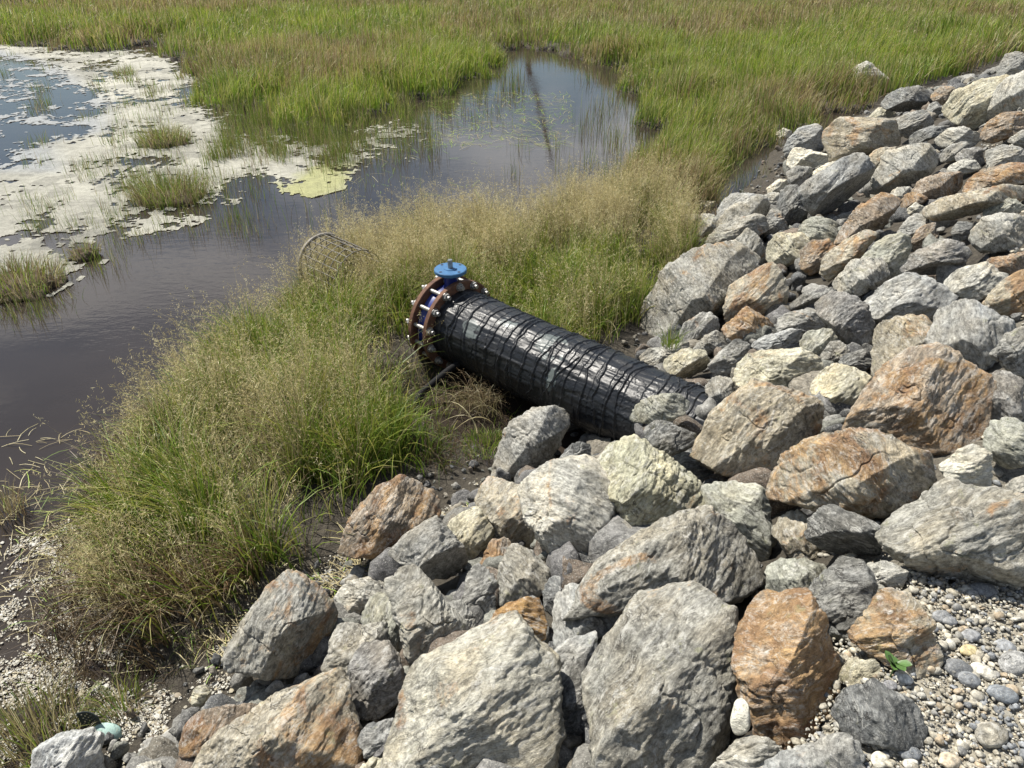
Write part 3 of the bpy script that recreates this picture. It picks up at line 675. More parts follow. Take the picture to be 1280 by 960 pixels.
def build_gravel():
    rng = np.random.default_rng(5); n = 120000
    x = rng.uniform(.45, 2.4, n); y = rng.uniform(.2, 2.0, n)
    d = sd_poly(x, y, GRAV)
    keep = (d > -.16+.16*rng.random(n)**2) & (rng.random(n) < .5)
    x, y, d = x[keep], y[keep], d[keep]; n = len(x)
    sz = rng.lognormal(math.log(.0072), .60, n).clip(.0035, .032)
    z = ground_z(x, y)+.045+.035*sstep(-.1, .15, d)+rng.uniform(0, .012, n)+sz*.1
    pc = np.array([(.37, .345, .285), (.32, .29, .225), (.44, .425, .37), (.25, .245, .23), (.20, .21, .22), (.36, .29, .20), (.46, .42, .33), (.26, .25, .22)])
    gx = n2(x, y, 2.2, 41)
    k = rng.choice(len(pc), n, p=[.22, .18, .16, .10, .07, .09, .12, .06])
    drk = (gx > .18) & (sz > .010) & (rng.random(n) < .5); k[drk] = 4
    col = pc[k]*rng.uniform(.72, 1.12, (n, 1))
    stones('gravel', np.stack([x, y, z], 1), sz, col, PEBMAT, 2, 6, rough=.30, flat=(.5, .85))
    # coarser scatter along the rest of the crest
    n = 26000; x = rng.uniform(1.0, 9, n); y = rng.uniform(.5, 12, n); s = sdist_toe(x, y); k = (s > CREST-.3) & (s < 6) & (sd_poly(x, y, GRAV) < 0); x, y = x[k], y[k]; n = len(x)
    sz = rng.lognormal(math.log(.022), .5, n).clip(.008, .08)
    stones('crest_gravel', np.stack([x, y, ground_z(x, y)+.2*sz], 1), sz, pc[rng.choice(len(pc), n)]*rng.uniform(.72, 1.1, (n, 1)), PEBMAT, 2, 8, rough=.3, flat=(.5, .85))
    # sandy bed below the pebbles
    gx_, gy_ = np.meshgrid(np.arange(.35, 2.42, .025), np.arange(.1, 2.05, .025))
    dd = sd_poly(gx_, gy_, GRAV)
    gz = ground_z(gx_, gy_)+.045+.035*sstep(-.1, .15, dd)-.30*sstep(.02, -.22, dd)+.004*n2(gx_, gy_, 14, 3)
    ny_, nx_ = gx_.shape; i = (np.arange(ny_-1)[:, None]*nx_+np.arange(nx_-1)[None]).ravel()
    f = np.stack([i, i+1, i+nx_+1, i+nx_], 1)
    tag(mesh_np('gravel_bed', np.stack([gx_.ravel(), gy_.ravel(), gz.ravel()], 1), f, simple('sandy_grit', (.31, .285, .225), .95, 0, 120, .4, .006, (.19, .17, .135))), kind='structure')
build_gravel()
def gz_top(x, y):
    d = sd_poly(np.array([x]), np.array([y]), GRAV)
    return float((ground_z(np.array([x]), np.array([y]))+.045+.035*sstep(-.1, .15, d))[0])
PEBBLES = [  # px, py, length px, colour, label
 (1253, 868, 34, (.17, .185, .20), "smooth round dark blue grey pebble, darkest of the big ones, on the gravel"),
 (1198, 836, 36, (.14, .145, .15), "flat dark pebble lying beside a white flat pebble on the gravel"),
 (1230, 840, 30, (.58, .55, .47), "flat white pebble beside the dark flat pebble on the gravel"),
 (1212, 850, 28, (.19, .20, .21), "grey pebble tucked under the white flat pebble on the gravel"),
 (1160, 783, 26, (.25, .26, .27), "grey pebble at the top edge of the gravel near the pale orange slab"),
 (1178, 771, 24, (.20, .205, .21), "grey oval pebble at the head of the gravel under the overhanging boulder"),
 (1187, 776, 20, (.23, .235, .24), "small grey pebble beside the grey oval pebble at the gravel head"),
 (1152, 801, 17, (.19, .19, .195), "little round dark pebble touching the pale orange slab"),
 (1213, 794, 24, (.24, .245, .25), "grey flat pebble in the upper middle of the gravel"),
 (1257, 808, 24, (.26, .27, .28), "wide grey pebble near the photo edge in the upper gravel"),
 (1211, 813, 22, (.48, .40, .22), "yellow tan pebble in the middle of the gravel"),
 (1137, 941, 30, (.16, .17, .18), "dark grey pebble below the slate slab at the bottom of the gravel"),
 (1138, 938+16, 20, (.52, .50, .44), "whitish pebble under the dark pebble at the bottom of the gravel"),
 (1187, 951, 30, (.45, .38, .28), "cream tan pebble at the bottom middle of the gravel"),
 (1100, 950, 26, (.55, .52, .43), "pale cream pebble beside the blue grey rock with the orange blotch"),
 (1240, 918, 44, (.34, .33, .29), "largest grey beige stone standing on the gravel"),
 (1270, 830, 44, (.28, .28, .27), "big grey stone cut by the photo edge on the gravel"),
 (1130, 848, 22, (.56, .55, .50), "white pebble beside the small green weed"),
 (1113, 857, 20, (.20, .20, .21), "dark pebble above the slate slab next to the green weed"),
 (1228, 738, 34, (.13, .135, .14), "thin dark stone under the overhanging boulder at the gravel edge"),
]
def build_pebbles():
    for k, (u, v, lp, c, lab) in enumerate(PEBBLES):
        rng = np.random.default_rng(400+k)
        p = onplane(u, v, 1.38)
        for _ in range(4): p = onplane(u, v, gz_top(p[0], p[1])+.012)
        dep = (p-CAM) @ np.array([0, cP, -sP]); L_ = lp*dep/F
        base, F_ = ico(4)
        V = base*(1+.10*vnoise(base*1.6+rng.uniform(0, 50, 3), k))[:, None]
        V = V*(1+.02*fbm(base*6+k, k, 3))[:, None]*np.array([.5, .37, .25])*L_
        o = mesh_np('pebble', V, F_, ROCKMAT if k in (15, 16) else PEBMAT, col=np.repeat([c], len(V), 0))
        o.color = (*c, .1); o.location = p; o.rotation_euler = (rng.uniform(-.15, .15), rng.uniform(-.15, .15), rng.uniform(-.6, .6))
        tag(o, lab, 'pebble', 'larger pebbles on the gravel')
build_pebbles()
# ------------------------------------------------------------------ the pipe and its valve
SIDE = np.cross(AX, UP); SIDE /= np.linalg.norm(SIDE); UPP = np.cross(SIDE, AX)
PM = Matrix(np.stack([SIDE, UPP, AX], 1).tolist()).to_4x4(); PM.translation = Vector(PA)   # local z runs along the pipe
PR = .275
def build_pipe():
    root = empty('pipeline', Vector((PA[0], PA[1], .05)))
    tag(root, 'black plastic wrapped pipe bound with cord, rusty flanges and a blue valve at its end', 'pipe')
    inv = Matrix.Translation(-root.location)
    rng = np.random.default_rng(11)
    # --- wrapped pipe body: cord windings, plastic wrinkles
    nu, nt_ = 900, 300
    u = np.linspace(-.03, 2.55, nu); th = np.linspace(0, 2*math.pi, nt_, endpoint=False)
    U, T = np.meshgrid(u, th, indexing='ij')
    cyl = np.stack([np.cos(T).ravel()*1.2, np.sin(T).ravel()*1.2, U.ravel()], 1)
    r = np.full(U.shape, PR)
    def nz(sc, seed, sz=1., o=3): return fbm(cyl*np.array([sc, sc, sc*sz]), seed, o).reshape(U.shape)
    r += .006*nz(3, 1)+.003*nz(9, 2, .5)
    wr = nz(4.0, 5, 2.6, 3); r += .003*np.clip(1-np.abs(wr)/.10, 0, 1)                       # plastic folds
    wr2 = nz(6.5, 8, 1.4, 3); r += .0015*np.clip(1-np.abs(wr2)/.10, 0, 1)
    cords = np.zeros(U.shape); pos = .06
    k = 0
    while pos < 2.5:
        amp = rng.uniform(.01, .075); ph = rng.uniform(0, 6.28)
        wob = .020*n2(np.cos(T)*1.3+k*7, np.sin(T)*1.3, 1.6, 60+k)
        c0 = pos+amp*np.sin(T+ph)+wob
        w = rng.uniform(.006, .0105)
        cords = np.maximum(cords, np.clip(1-((U-c0)/w)**2, 0, 1)**.5)
        if rng.random() < .12:                                                           # a winding that crosses its neighbours
            c1 = pos+rng.uniform(.08, .14)*np.sin(T+ph+2)+wob
            cords = np.maximum(cords, np.clip(1-((U-c1)/.005)**2, 0, 1)**.5)
        pos += rng.uniform(.05, .13); k += 1
    r += .0095*cords
    sp = (U+.10*T/(2*math.pi)+.012*nz(3, 44))/.115; sp = sp-np.floor(sp); r += .004*sp*sstep(1.0, .93, sp)          # overlapping turns of the wrap
    X = r*np.cos(T); Y = r*np.sin(T)
    M = np.array(PM)
    V = np.stack([X.ravel(), Y.ravel(), U.ravel()], 1) @ M[:3, :3].T+M[:3, 3]-np.array(root.location)
    i = np.arange(nu-1)[:, None]*nt_; j = np.arange(nt_)[None]; j2 = (j+1) % nt_
    f = np.stack([(i+j).ravel(), (i+j2).ravel(), (i+nt_+j2).ravel(), (i+nt_+j).ravel()], 1)
    # torn greenish tape patches: around the middle and the first third
    top = math.pi/2+.55*np.sign(1)
    pm = np.zeros(U.shape)
    for (uc, tc_, ru, rt) in ((1.02, 1.15, .15, .42), (.62, 1.25, .11, .3), (1.0, 2.35, .1, .3), (1.18, .6, .05, .5), (.40, .7, .1, .25)):
        dth = (T-tc_+math.pi) % (2*math.pi)-math.pi
        pm = np.maximum(pm, 1-np.hypot((U-uc)/ru, dth/rt))
    pm = np.where(pm > 0, pm+.9*nz(5, 21, 2.2), 0); pm = sstep(.30, .45, pm)*(cords < .15)
    col = np.full((U.size, 3), (.008, .0095, .0125)); pmf = (pm.ravel()*.5)[:, None]
    col = col*(1-pmf)+np.array([.20, .23, .22])*pmf
    dust = np.clip(nz(5, 33)*.4, 0, .18).ravel()[:, None]; col = col*(1-dust)+np.array([.040, .037, .034])*dust
    m, nt, b, out = newmat('black_plastic_wrap')
    a = N(nt, 'ShaderNodeAttribute', attribute_name='col'); L(nt, a.outputs['Color'], b.inputs['Base Color'])
    tc = N(nt, 'ShaderNodeTexCoord'); f1 = noise_n(nt, tc.outputs['Object'], 14, 5, .65); f2 = noise_n(nt, tc.outputs['Object'], 55, 4, .6, 1.0)
    L(nt, ramp(nt, f1, .35, .7, (.36,)*3+(1,), (.52,)*3+(1,)), b.inputs['Roughness'])
    L(nt, bump_n(nt, math_n(nt, 'ADD', f1, math_n(nt, 'MULTIPLY', f2, .4)), .008, .22), b.inputs['Normal'])
    b.inputs['Specular IOR Level'].default_value = .38
    mesh_np('wrapped_pipe', V, f, m, col=col, parent=root)
    # --- continuation to the strainer at the water end
    rust = simple('rusty_flange', (.155, .075, .042), .8, .15, 26, .5, .004, (.075, .038, .026))
    blue = simple('dark_blue_paint', (.010, .024, .17), .4, 0, 12, .3, .001)
    lblue = simple('light_blue_paint', (.040, .135, .28), .5, 0, 30, .25, .001, (.032, .10, .21))
    steel = simple('zinc_steel', (.40, .385, .36), .48, .55, 40, .5)
    blackr = simple('black_pipe_plastic', (.014, .014, .016), .45)
    MB().lathe(PM, [(.01, PR+.0), (.05, PR+.014), (.11, PR+.008), (.12, PR-.01), (.01, PR-.01)], 64).build('pipe_collar', blackr, root, inv=inv)
    FR = .355; VM = PM @ Matrix.Translation((0, 0, .10))
    def flange(z0, z1):
        z0 -= .004; z1 += .004; prof = [(z0, .2), (z0, FR-.004), (z0+.004, FR), (z1-.004, FR), (z1, FR-.004), (z1, .2)]
        return MB().lathe(VM, prof, 96).build('flange', rust, root, inv=inv)
    flange(-.082, -.050); flange(-.245, -.213)
    # blue wafer body between the flanges
    MB().lathe(VM, [(-.208, .2), (-.208, .290), (-.195, .304), (-.16, .298), (-.135, .298), (-.10, .304), (-.087, .290), (-.087, .2)], 96).build('valve_body', blue, root, inv=inv)
    # stud bolts with nuts and washers
    nb = 14
    for kb in range(nb):
        a = 2*math.pi*(kb+.5)/nb; c = Vector((math.cos(a)*.322, math.sin(a)*.322, 0))
        mb = MB(); T_ = VM @ Matrix.Translation(c)
        mb.lathe(T_, [(-.300, .013), (-.300, .0155), (.0, .0155), (.0, .013)], 12)
        for z0, z1 in ((-.048, -.043), (-.252, -.247)): mb.lathe(T_, [(z0, .032), (z1, .032)], 16)
        for z0, z1 in ((-.043, -.022), (-.275, -.252)): mb.lathe(T_, [(z0, .026), (z0+.002, .028), (z1-.002, .028), (z1, .025)], 6)
        mb.build('stud_bolt', steel, root, inv=inv)
    # neck, mounting flange and spindle stand straight up from the body
    vc = VM @ Vector((0, 0, -.135))
    def up(z): return Matrix.Translation(vc+Vector((0, 0, z)))
    MB().lathe(up(0), [(.20, .06), (.30, .062), (.31, .052), (.40, .050), (.418, .060), (.420, .06)], 40).build('valve_neck', blue, root, inv=inv)
    pf = MB(); pf.lathe(up(0), [(.420, .03), (.414, .116), (.419, .121), (.439, .121), (.444, .116), (.444, .05), (.449, .048), (.449, .022)], 64)
    plate = pf.build('mounting_plate', lblue, root, inv=inv)
    dk = simple('bolt_hole', (.01, .015, .03), .8)
    for a in (45, 135, 225, 315):
        q = Matrix.Translation(Vector((.096*math.cos(math.radians(a)), .096*math.sin(math.radians(a)), 0)))
        MB().lathe(up(0) @ q, [(.4445, .011), (.4452, .011)], 16).build('bolt_hole', dk, plate, inv=inv)
    MB().lathe(up(0), [(.40, .019), (.510, .019), (.514, .016)], 20).build('spindle', simple('dull_steel', (.33, .34, .34), .35, .7, 30, .3), root, inv=inv)
build_pipe()
def build_cage():
    # round wire cage lying half hidden in the grass
    c0 = PM @ Vector((0, 0, -1.5)); root = empty('wire_cage', Vector((c0.x, c0.y, .05)))
    tag(root, 'round rusty wire mesh cage half hidden in the bank grass near the water', 'cage'); inv = Matrix.Translation(-root.location)
    wire = simple('galvanised_wire', (.17, .155, .13), .7, .2, 40, .5); br = simple('weathered_hoop', (.30, .27, .23), .7, .0, 20, .6)
    R_ = .25; zz0, zz1 = -1.76, -1.22
    def ring(z, r, t, name, mat):
        mb = MB(); pts = [PM @ Vector((R_*math.cos(a), R_*math.sin(a), z)) for a in np.linspace(0, 2*math.pi, 49)]
        mb.tube(pts, t, 8, cap=False).build(name, mat, cage, inv=inv)
    mb = MB()
    for k in range(-4, 5):
        x = k*.058; h = math.sqrt(R_*R_-x*x)
        mb.tube([PM @ Vector((x, -h, zz0)), PM @ Vector((x, h, zz0))], .0045, 6)
    cage = root; mb.build('end_grid', wire, root, inv=inv)
    ring(zz0, R_, .016, 'end_hoop', br)
    for z in np.linspace(zz0+.12, zz1, 5): ring(z, R_, .005, 'hoop', wire)
    for k in range(22):
        a = 2*math.pi*k/22
        MB().tube([PM @ Vector((R_*math.cos(a), R_*math.sin(a), zz0)), PM @ Vector((R_*math.cos(a), R_*math.sin(a), zz1))], .0045, 6).build('bar', wire, cage, inv=inv)
build_cage()
def pipe_pt(z, s=0., u=0.): return np.array(PM @ Vector((s, u, z)))
# black hose poking out under the valve
h0 = onplane(578, 452, .22); h1 = onplane(552, 470, .17); h2 = onplane(528, 490, .11); h3 = onplane(515, 512, .03)
tag(MB().tube([h0, (h0+h1)/2+np.array([0, 0, .01]), h1, (h1+h2)/2, h2, h3], .027, 12).build('hose', simple('hose_rubber', (.010, .010, .011), .75, spec=.15)), 'short black hose end lying in the grass below the rusty flanges', 'hose')
# ------------------------------------------------------------------ grass
GREEN = np.array([(.130, .215, .026), (.175, .260, .034), (.105, .180, .024), (.225, .275, .048), (.260, .270, .065)])
DRY = np.array([(.47, .40, .21), (.55, .49, .29), (.39, .325, .165), (.43, .38, .18), (.32, .26, .13)])
BROWN = np.array([(.16, .115, .065), (.12, .09, .05), (.22, .155, .09)])
class Blades:
    def __init__(s): s.V = []; s.F = []; s.C = []; s.n = 0
    def add(s, base, h, w, az, bend, col, seg=4, tipcol=None, droop=0., rng=None):
        """ribbons: base (n,3), height, width, lean azimuth, lean amount 0..1"""
        n = len(base); t = np.linspace(0, 1, seg+1)[None]
        h = np.asarray(h)[:, None]; bend = np.asarray(bend)[:, None]
        hor = h*bend*t**1.9; ver = h*(t*(1-.28*bend*t)-droop*bend*np.maximum(0, t-.55)**2*2.2)
        ca, sa = np.cos(az)[:, None], np.sin(az)[:, None]
        P = np.stack([base[:, 0:1]+hor*ca, base[:, 1:2]+hor*sa, base[:, 2:3]+ver], 2)
        tw = rng.uniform(0, 6.283, n)[:, None] if rng is not None else az[:, None]+1.57
        ww = np.asarray(w)[:, None]*(1-t**1.7*.88)/2
        D = np.stack([np.cos(tw)*ww, np.sin(tw)*ww, 0*ww], 2)
        V = np.stack([P-D, P+D], 2).reshape(n, -1, 3)            # n, (seg+1)*2, 3
        i = np.arange(seg)*2; q = np.stack([i, i+1, i+3, i+2], 1)
        F_ = q[None]+(np.arange(n)*(seg+1)*2)[:, None, None]+s.n
        c = np.repeat(np.asarray(col)[:, None], (seg+1)*2, 1)
        if tipcol is not None:
            tt = np.repeat(t[0], 2)[None, :, None]**1.5; c = c*(1-tt)+np.asarray(tipcol)[:, None]*tt
        s.V.append(V.reshape(-1, 3)); s.F.append(F_.reshape(-1, 4)); s.C.append(c.reshape(-1, 3)); s.n += n*(seg+1)*2
        return P
    def panicle(s, P, rng, ns=16, span=.34, spread=.035, sl=.013, sw=.0032, cols=DRY):
        """loose seed heads on the upper part of the stems P (n,seg+1,3)"""
        n, m, _ = P.shape
        t = 1-span*rng.random((n, ns))**1.15; x = t*(m-1); k = np.minimum(x.astype(int), m-2); f = (x-k)[..., None]
        ar = np.arange(n)[:, None]
        c = P[ar, k]*(1-f)+P[ar, k+1]*f
        sp = spread*((1-t)/span+.25)[..., None]
        c = (c+rng.normal(size=(n, ns, 3))*sp*np.array([1, 1, .55])).reshape(-1, 3); q = len(c)
        d = rng.normal(size=(q, 3)); d[:, 2] = np.abs(d[:, 2])+.3; d /= np.linalg.norm(d, axis=1)[:, None]
        e = np.cross(d, rng.normal(size=(q, 3))); e /= np.linalg.norm(e, axis=1)[:, None]
        l = (sl*rng.uniform(.6, 1.5, q))[:, None]/2; w = sw*rng.uniform(.7, 1.3, (q, 1))/2
        V = np.stack([c-d*l, c+e*w, c+d*l, c-e*w], 1)
        F_ = np.arange(q*4).reshape(q, 4)+s.n
        col = np.repeat(cols[rng.integers(0, len(cols), n)], ns, 0)*rng.uniform(.8, 1.15, (q, 1))
        s.V.append(V.reshape(-1, 3)); s.F.append(F_); s.C.append(np.repeat(col, 4, 0)); s.n += q*4
    def build(s, name, **kw):
        o = mesh_np(name, np.vstack(s.V), np.vstack(s.F), GRASSMAT, smooth=False, col=np.vstack(s.C))
        return tag(o, **kw)
def pick(pal, n, rng, var=.18): return pal[rng.integers(0, len(pal), n)]*rng.uniform(1-var, 1+var, (n, 1))
def proj(P):
    d = P-CAM; z = d[:, 1]*cP-d[:, 2]*sP; return 640+F*d[:, 0]/z, 480-F*(d[:, 1]*sP+d[:, 2]*cP)/z, z

def bank_grass():
    rng = np.random.default_rng(21); B = Blades()
    xs = [p[0] for p in BANK]; ys = [p[1] for p in BANK]
    # tussocks first, then the blades that fan out of each
    nc = 2600; cx, cy = rng.uniform(min(xs)-.1, max(xs)+.1, nc), rng.uniform(min(ys)-.1, max(ys)+.1, nc)
    kc = sd_poly(cx, cy, BANK) > -.02; cx, cy = cx[kc], cy[kc]; nc = len(cx)
    ch = rng.uniform(.50, 1.28, nc); cg = rng.normal(0, .42, nc); cr = rng.uniform(.05, .12, nc); cd = rng.uniform(.25, 1.3, nc)
    n = 300000; ci = rng.integers(0, nc, n); ca = rng.uniform(0, 6.283, n); cq = np.sqrt(rng.random(n)); 
    x = cx[ci]+cr[ci]*cq*np.cos(ca); y = cy[ci]+cr[ci]*cq*np.sin(ca)
    s, b, m = zone(x, y); al, sd = pipe_local(x, y)
    dens = sstep(.0, .22, b)*sstep(.20, -.08, s)
    clump = n2(x, y, 2.2, 71, 2); dens = dens*np.clip(.62+1.0*clump, .10, 1)*np.minimum(cd[ci], 1)
    u, v, dep = proj(np.stack([x, y, np.full(n, .1)], 1))
    # nothing grows through the pipe, little in its shade
    on = (np.abs(sd) < .36) & (al > -.30); dens[on] = 0
    shade = (sd <= -.36) & (sd > -.95) & (al > .05); dens[shade] *= .10
    front = (sd <= -.36) & (sd > -.8) & (al <= .05) & (al > -.30); dens[front] *= .35
    bare = (u > 560) & (v > 470) & (sd < 0); dens[bare] *= .20
    cgz = (al < -1.15) & (al > -2.1) & (np.abs(sd) < .40); dens[cgz] *= 1.0
    low = (u > 330) & (v > 745); dens[low] *= .12
    keep = rng.random(n) < dens*.46
    x, y, u, v, al, sd, b, s, clump, dep = [q[keep] for q in (x, y, u, v, al, sd, b, s, clump, dep)]; ci, ca, cq = ci[keep], ca[keep], cq[keep]
    n = len(x); z = ground_z(x, y)-.01
    base = np.stack([x, y, z], 1)
    near = sstep(6.2, 4.6, np.hypot(x, y))
    g = n2(x, y, 1.1, 77, 3)+.25*near-.45*sstep(430, 300, v)+.35*((v > 330) & (u > 560) & (v < 420))+cg[ci]
    for (gu, gv, gr, ga) in ((420, 415, 62, .75), (235, 655, 75, .8), (500, 560, 60, .6), (690, 375, 80, .7), (820, 345, 45, .6), (320, 500, 60, .3), (190, 480, 90, -.45), (600, 292, 90, -.4), (350, 350, 70, -.5), (760, 262, 90, -.55), (300, 600, 60, -.3)):
        g = g+ga*np.exp(-((u-gu)**2+(v-gv)**2)/(gr*gr))
    green = rng.random(n) < np.clip(.62+.7*g, .22, .93)
    h = (.24+.22*rng.random(n)+.10*clump)*ch[ci]*(1+.22*near)*(.60+.40*sstep(0, .35, b))
    h[(sd < -.3) & (sd > -1.0) & (al > .0)] *= .55; h[(al < -.30) & (al > -1.1) & (np.abs(sd) < .5)] *= 1.25; h[(al < -1.0) & (sd < 0) & (sd > -1.3)] *= .85
    old = (u < 330) & (v > 690); h[old] *= .72
    behind = (sd > .3) & (sd < .95) & (al > -.1); h[behind] *= .72
    # clumps lean outwards, with a common breeze towards the water
    a0 = n2(x, y, 1.6, 81, 2)*2.6+2.75; lw = .45+.5*sstep(420, 200, u); az = np.arctan2(np.sin(ca)*cq+lw*np.sin(a0), np.cos(ca)*cq+lw*np.cos(a0))+rng.normal(0, .45, n)
    bend = np.clip(.12+.42*cq+.13*sstep(420, 200, u)+.20*rng.normal(size=n), .03, 1.2)
    col = np.where(green[:, None], pick(GREEN, n, rng), pick(DRY, n, rng)*.8)
    dead = rng.random(n) < np.maximum(.16*sstep(.5, .1, b), .62*((u < 330) & (v > 705))); col[dead] = pick(BROWN*.8, int(dead.sum()), rng)  # dead thatch; the extra brown at the lower-left foot also paints its shade
    tip = np.where(green[:, None], col*np.array([1.35, 1.2, 1.05]), col)
    w = rng.uniform(.0045, .0098, n)*np.where(green, 1.1, .8)
    B.add(base, h, w, az, bend, col, 5, tip, droop=.55, rng=rng)
    # flowering stems with loose seed heads
    k = rng.random(n) < np.clip(.15-.22*(g-.15), .03, .42)
    k &= ~((sd < -.3) & (sd > -1.0) & (al > .0))
    bs = base[k]; m_ = len(bs); hh = (h[k]*1.15+.14+.12*rng.random(m_)).clip(.3, .95)
    P = B.add(bs, hh, np.full(m_, .0028), az[k], np.clip(.22+.2*rng.normal(size=m_), .02, .75), pick(DRY, m_, rng)*.85, 6, droop=.35, rng=rng)
    B.panicle(P, rng, 22, .42, .026, .021, .0029, DRY*1.35)
    # dead skirts hanging at the water side, browns darkened to paint in shade
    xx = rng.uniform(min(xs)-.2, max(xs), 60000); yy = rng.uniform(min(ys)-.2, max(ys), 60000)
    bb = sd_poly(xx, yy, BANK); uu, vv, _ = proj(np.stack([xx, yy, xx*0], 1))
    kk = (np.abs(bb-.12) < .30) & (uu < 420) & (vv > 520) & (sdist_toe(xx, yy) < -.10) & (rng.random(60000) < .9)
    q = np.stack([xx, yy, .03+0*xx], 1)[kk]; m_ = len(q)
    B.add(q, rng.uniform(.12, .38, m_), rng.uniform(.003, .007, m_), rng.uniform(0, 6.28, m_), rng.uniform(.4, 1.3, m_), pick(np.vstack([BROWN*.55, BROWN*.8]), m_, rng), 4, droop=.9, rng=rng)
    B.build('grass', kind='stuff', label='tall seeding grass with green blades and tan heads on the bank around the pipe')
bank_grass()

def meadow_grass():
    rng = np.random.default_rng(22); B = Blades()
    def band(n, d0, d1, wmul, hmul, seg, keepp):
        # sample evenly over the visible fan between two distances
        r = np.sqrt(rng.uniform(d0*d0, d1*d1, n)); a = rng.uniform(-.78, .86, n)
        x, y = r*np.sin(a), r*np.cos(a)
        s, b, m = zone(x, y)
        edge = sstep(-.22, .10, m)*sstep(.15, -.12, s)
        cl = n2(x, y, .9, 91, 3)
        thin = np.clip(.62+.7*cl+.4*sstep(.2, 1.5, m), .25, 1); thin = np.maximum(thin, np.where(m < .55, .95, 0))
        keep = rng.random(n) < edge*thin*keepp
        x, y, m, cl = x[keep], y[keep], m[keep], cl[keep]; k = len(x)
        z = ground_z(x, y)-.02; base = np.stack([x, y, z], 1); dist = np.hypot(x, y)
        u, v, _ = proj(base)
        g = 1.25*n2(x, y, .16, 93, 3)+.65*n2(x, y, .55, 95, 2)
        green = rng.random(k) < np.clip(.80+.55*g, .35, .97)
        g = g+.5*n2(x, y, 2.4, 99, 2); brownz = np.clip(.04-.5*g, 0, .30); br = rng.random(k) < brownz
        col = np.where(green[:, None], pick(GREEN, k, rng, .35), pick(DRY, k, rng, .3)*.72); col[br] = pick(BROWN, int(br.sum()), rng)*1.2; col = col*np.where(g > .25, 1.15, 1)[:, None]
        h = (.34+.26*rng.random(k)+.18*cl)*hmul*(.72+.28*sstep(-.1, .9, m))
        w = np.maximum(rng.uniform(.006, .010, k), dist*.00095)*wmul
        az = n2(x, y, .7, 97, 2)*3+rng.normal(0, .9, k)
        tip = np.where((rng.random(k) < .26)[:, None], pick(DRY, k, rng), col*np.array([1.3, 1.18, 1.05]))
        P = B.add(base, h, w, az, np.clip(.25+.22*rng.normal(size=k), .02, .8), col, seg, tip, droop=.4, rng=rng)
        hs = rng.random(k) < (.06 if dist.mean() < 14 else .025)
        if hs.sum():
            B.panicle(P[hs], rng, 9, .35, .04, .02*max(1, dist.mean()/11), .0045*max(1, dist.mean()/9))
    band(300000, 5.5, 12, 1, 1.0, 4, .48)
    band(230000, 12, 21, 1, 1.05, 3, .55)
    band(230000, 21, 36, 1.0, 1.1, 3, .65)
    band(90000, 36, 75, 1.6, 1.15, 3, .9)
    B.build('meadow_grass', kind='stuff', label='green and tan wet meadow grass beyond the pond')
meadow_grass()

def tuft(B, c, rad, n, hgt, rng, dry=.3, brown=.2, w=.006, seg=4, outward=.45):
    a = rng.uniform(0, 6.28, n); r = rad*np.sqrt(rng.random(n))
    x, y = c[0]+r*np.cos(a), c[1]+r*np.sin(a); z = np.full(n, c[2]-.01)
    col = pick(GREEN, n, rng); t = rng.random(n); d_ = t < dry; col[d_] = pick(DRY, int(d_.sum()), rng)*.8
    b_ = t > 1-brown; col[b_] = pick(BROWN, int(b_.sum()), rng)
    h = hgt*rng.uniform(.5, 1.1, n)*(1-.35*(r/rad)**2)
    return B.add(np.stack([x, y, z], 1), h, rng.uniform(.6, 1.2, n)*w, a+rng.normal(0, .8, n), np.clip(outward*(r/rad)+.18*rng.normal(size=n)+.1, 0, 1.2), col, seg, col*1.25, droop=.6, rng=rng)
MUD = simple('peaty_mud', (.060, .042, .028), .95, 0, 30, .5, .02, (.11, .085, .05))
TUFTS = [ # px, py of the base, radius m, blades, height, dry, brown, label
 (205, 178, .40, 900, .42, .35, .25, "round olive grass tussock standing alone in the pale scum"),
 (212, 246, .46, 1000, .44, .28, .32, "dark based reedy tussock in the scum nearest the open brown water"),
 (157, 93, .26, 260, .30, .25, .25, "small thin grass tuft near the far meadow in the scum"),
 (22, 356, .42, 900, .36, .25, .40, "mossy grass hummock cut by the photo edge beside the brown water"),
 (106, 318, .16, 150, .26, .3, .4, "tiny tuft in the scum right of the mossy hummock"),
 (45, 925, .22, 420, .30, .62, .12, "dry yellowish tuft in the speckled scum at the bottom corner"),
 (152, 885, .10, 130, .24, .35, .15, "thin green sprig standing between the mint scrap and the grass bank"),
 (8, 640, .12, 150, .26, .6, .35, "brown grass bunch hanging in from the photo edge over the water"),
 (300, 590+105, .16, 10, .2, .3, .3, None),
 (838, 432, .07, 90, .22, .15, .0, "feathery pale green plant growing between the rocks behind the pipe"),
 (607, 556, .16, 380, .10, .10, .0, "low bright green grass patch in front of the pipe beside the grey rough rock"),
 (1115, 842, .03, 0, .05, 0, 0, None),
]
def build_tufts():
    for k, (u, v, rad, n, hg, dr, br, lab) in enumerate(TUFTS):
        if not lab: continue
        rng = np.random.default_rng(600+k); B = Blades(); z0 = .02
        if k == 9: c, _ = surf_hit(u, v, .06)
        else: c = onplane(u, v, .06 if k == 10 else .03)
        tuft(B, c, rad, n, hg, rng, dr, br, .0065 if k < 5 else .0045, outward=.5)
        o = B.build('plant' if k == 9 else 'grass_tussock'); tag(o, lab, 'plant' if k == 9 else 'grass tussock')
        if k in (0, 1, 3, 4):
            base, F_ = ico(4); V = base*np.array([rad*.95, rad*.8, .10]); V = V*(1+.25*fbm(base*3+k, k, 3))[:, None]
            p = mesh_np('root_mound', V+c-np.array([0, 0, .045]), F_, MUD); p.parent = o
build_tufts()
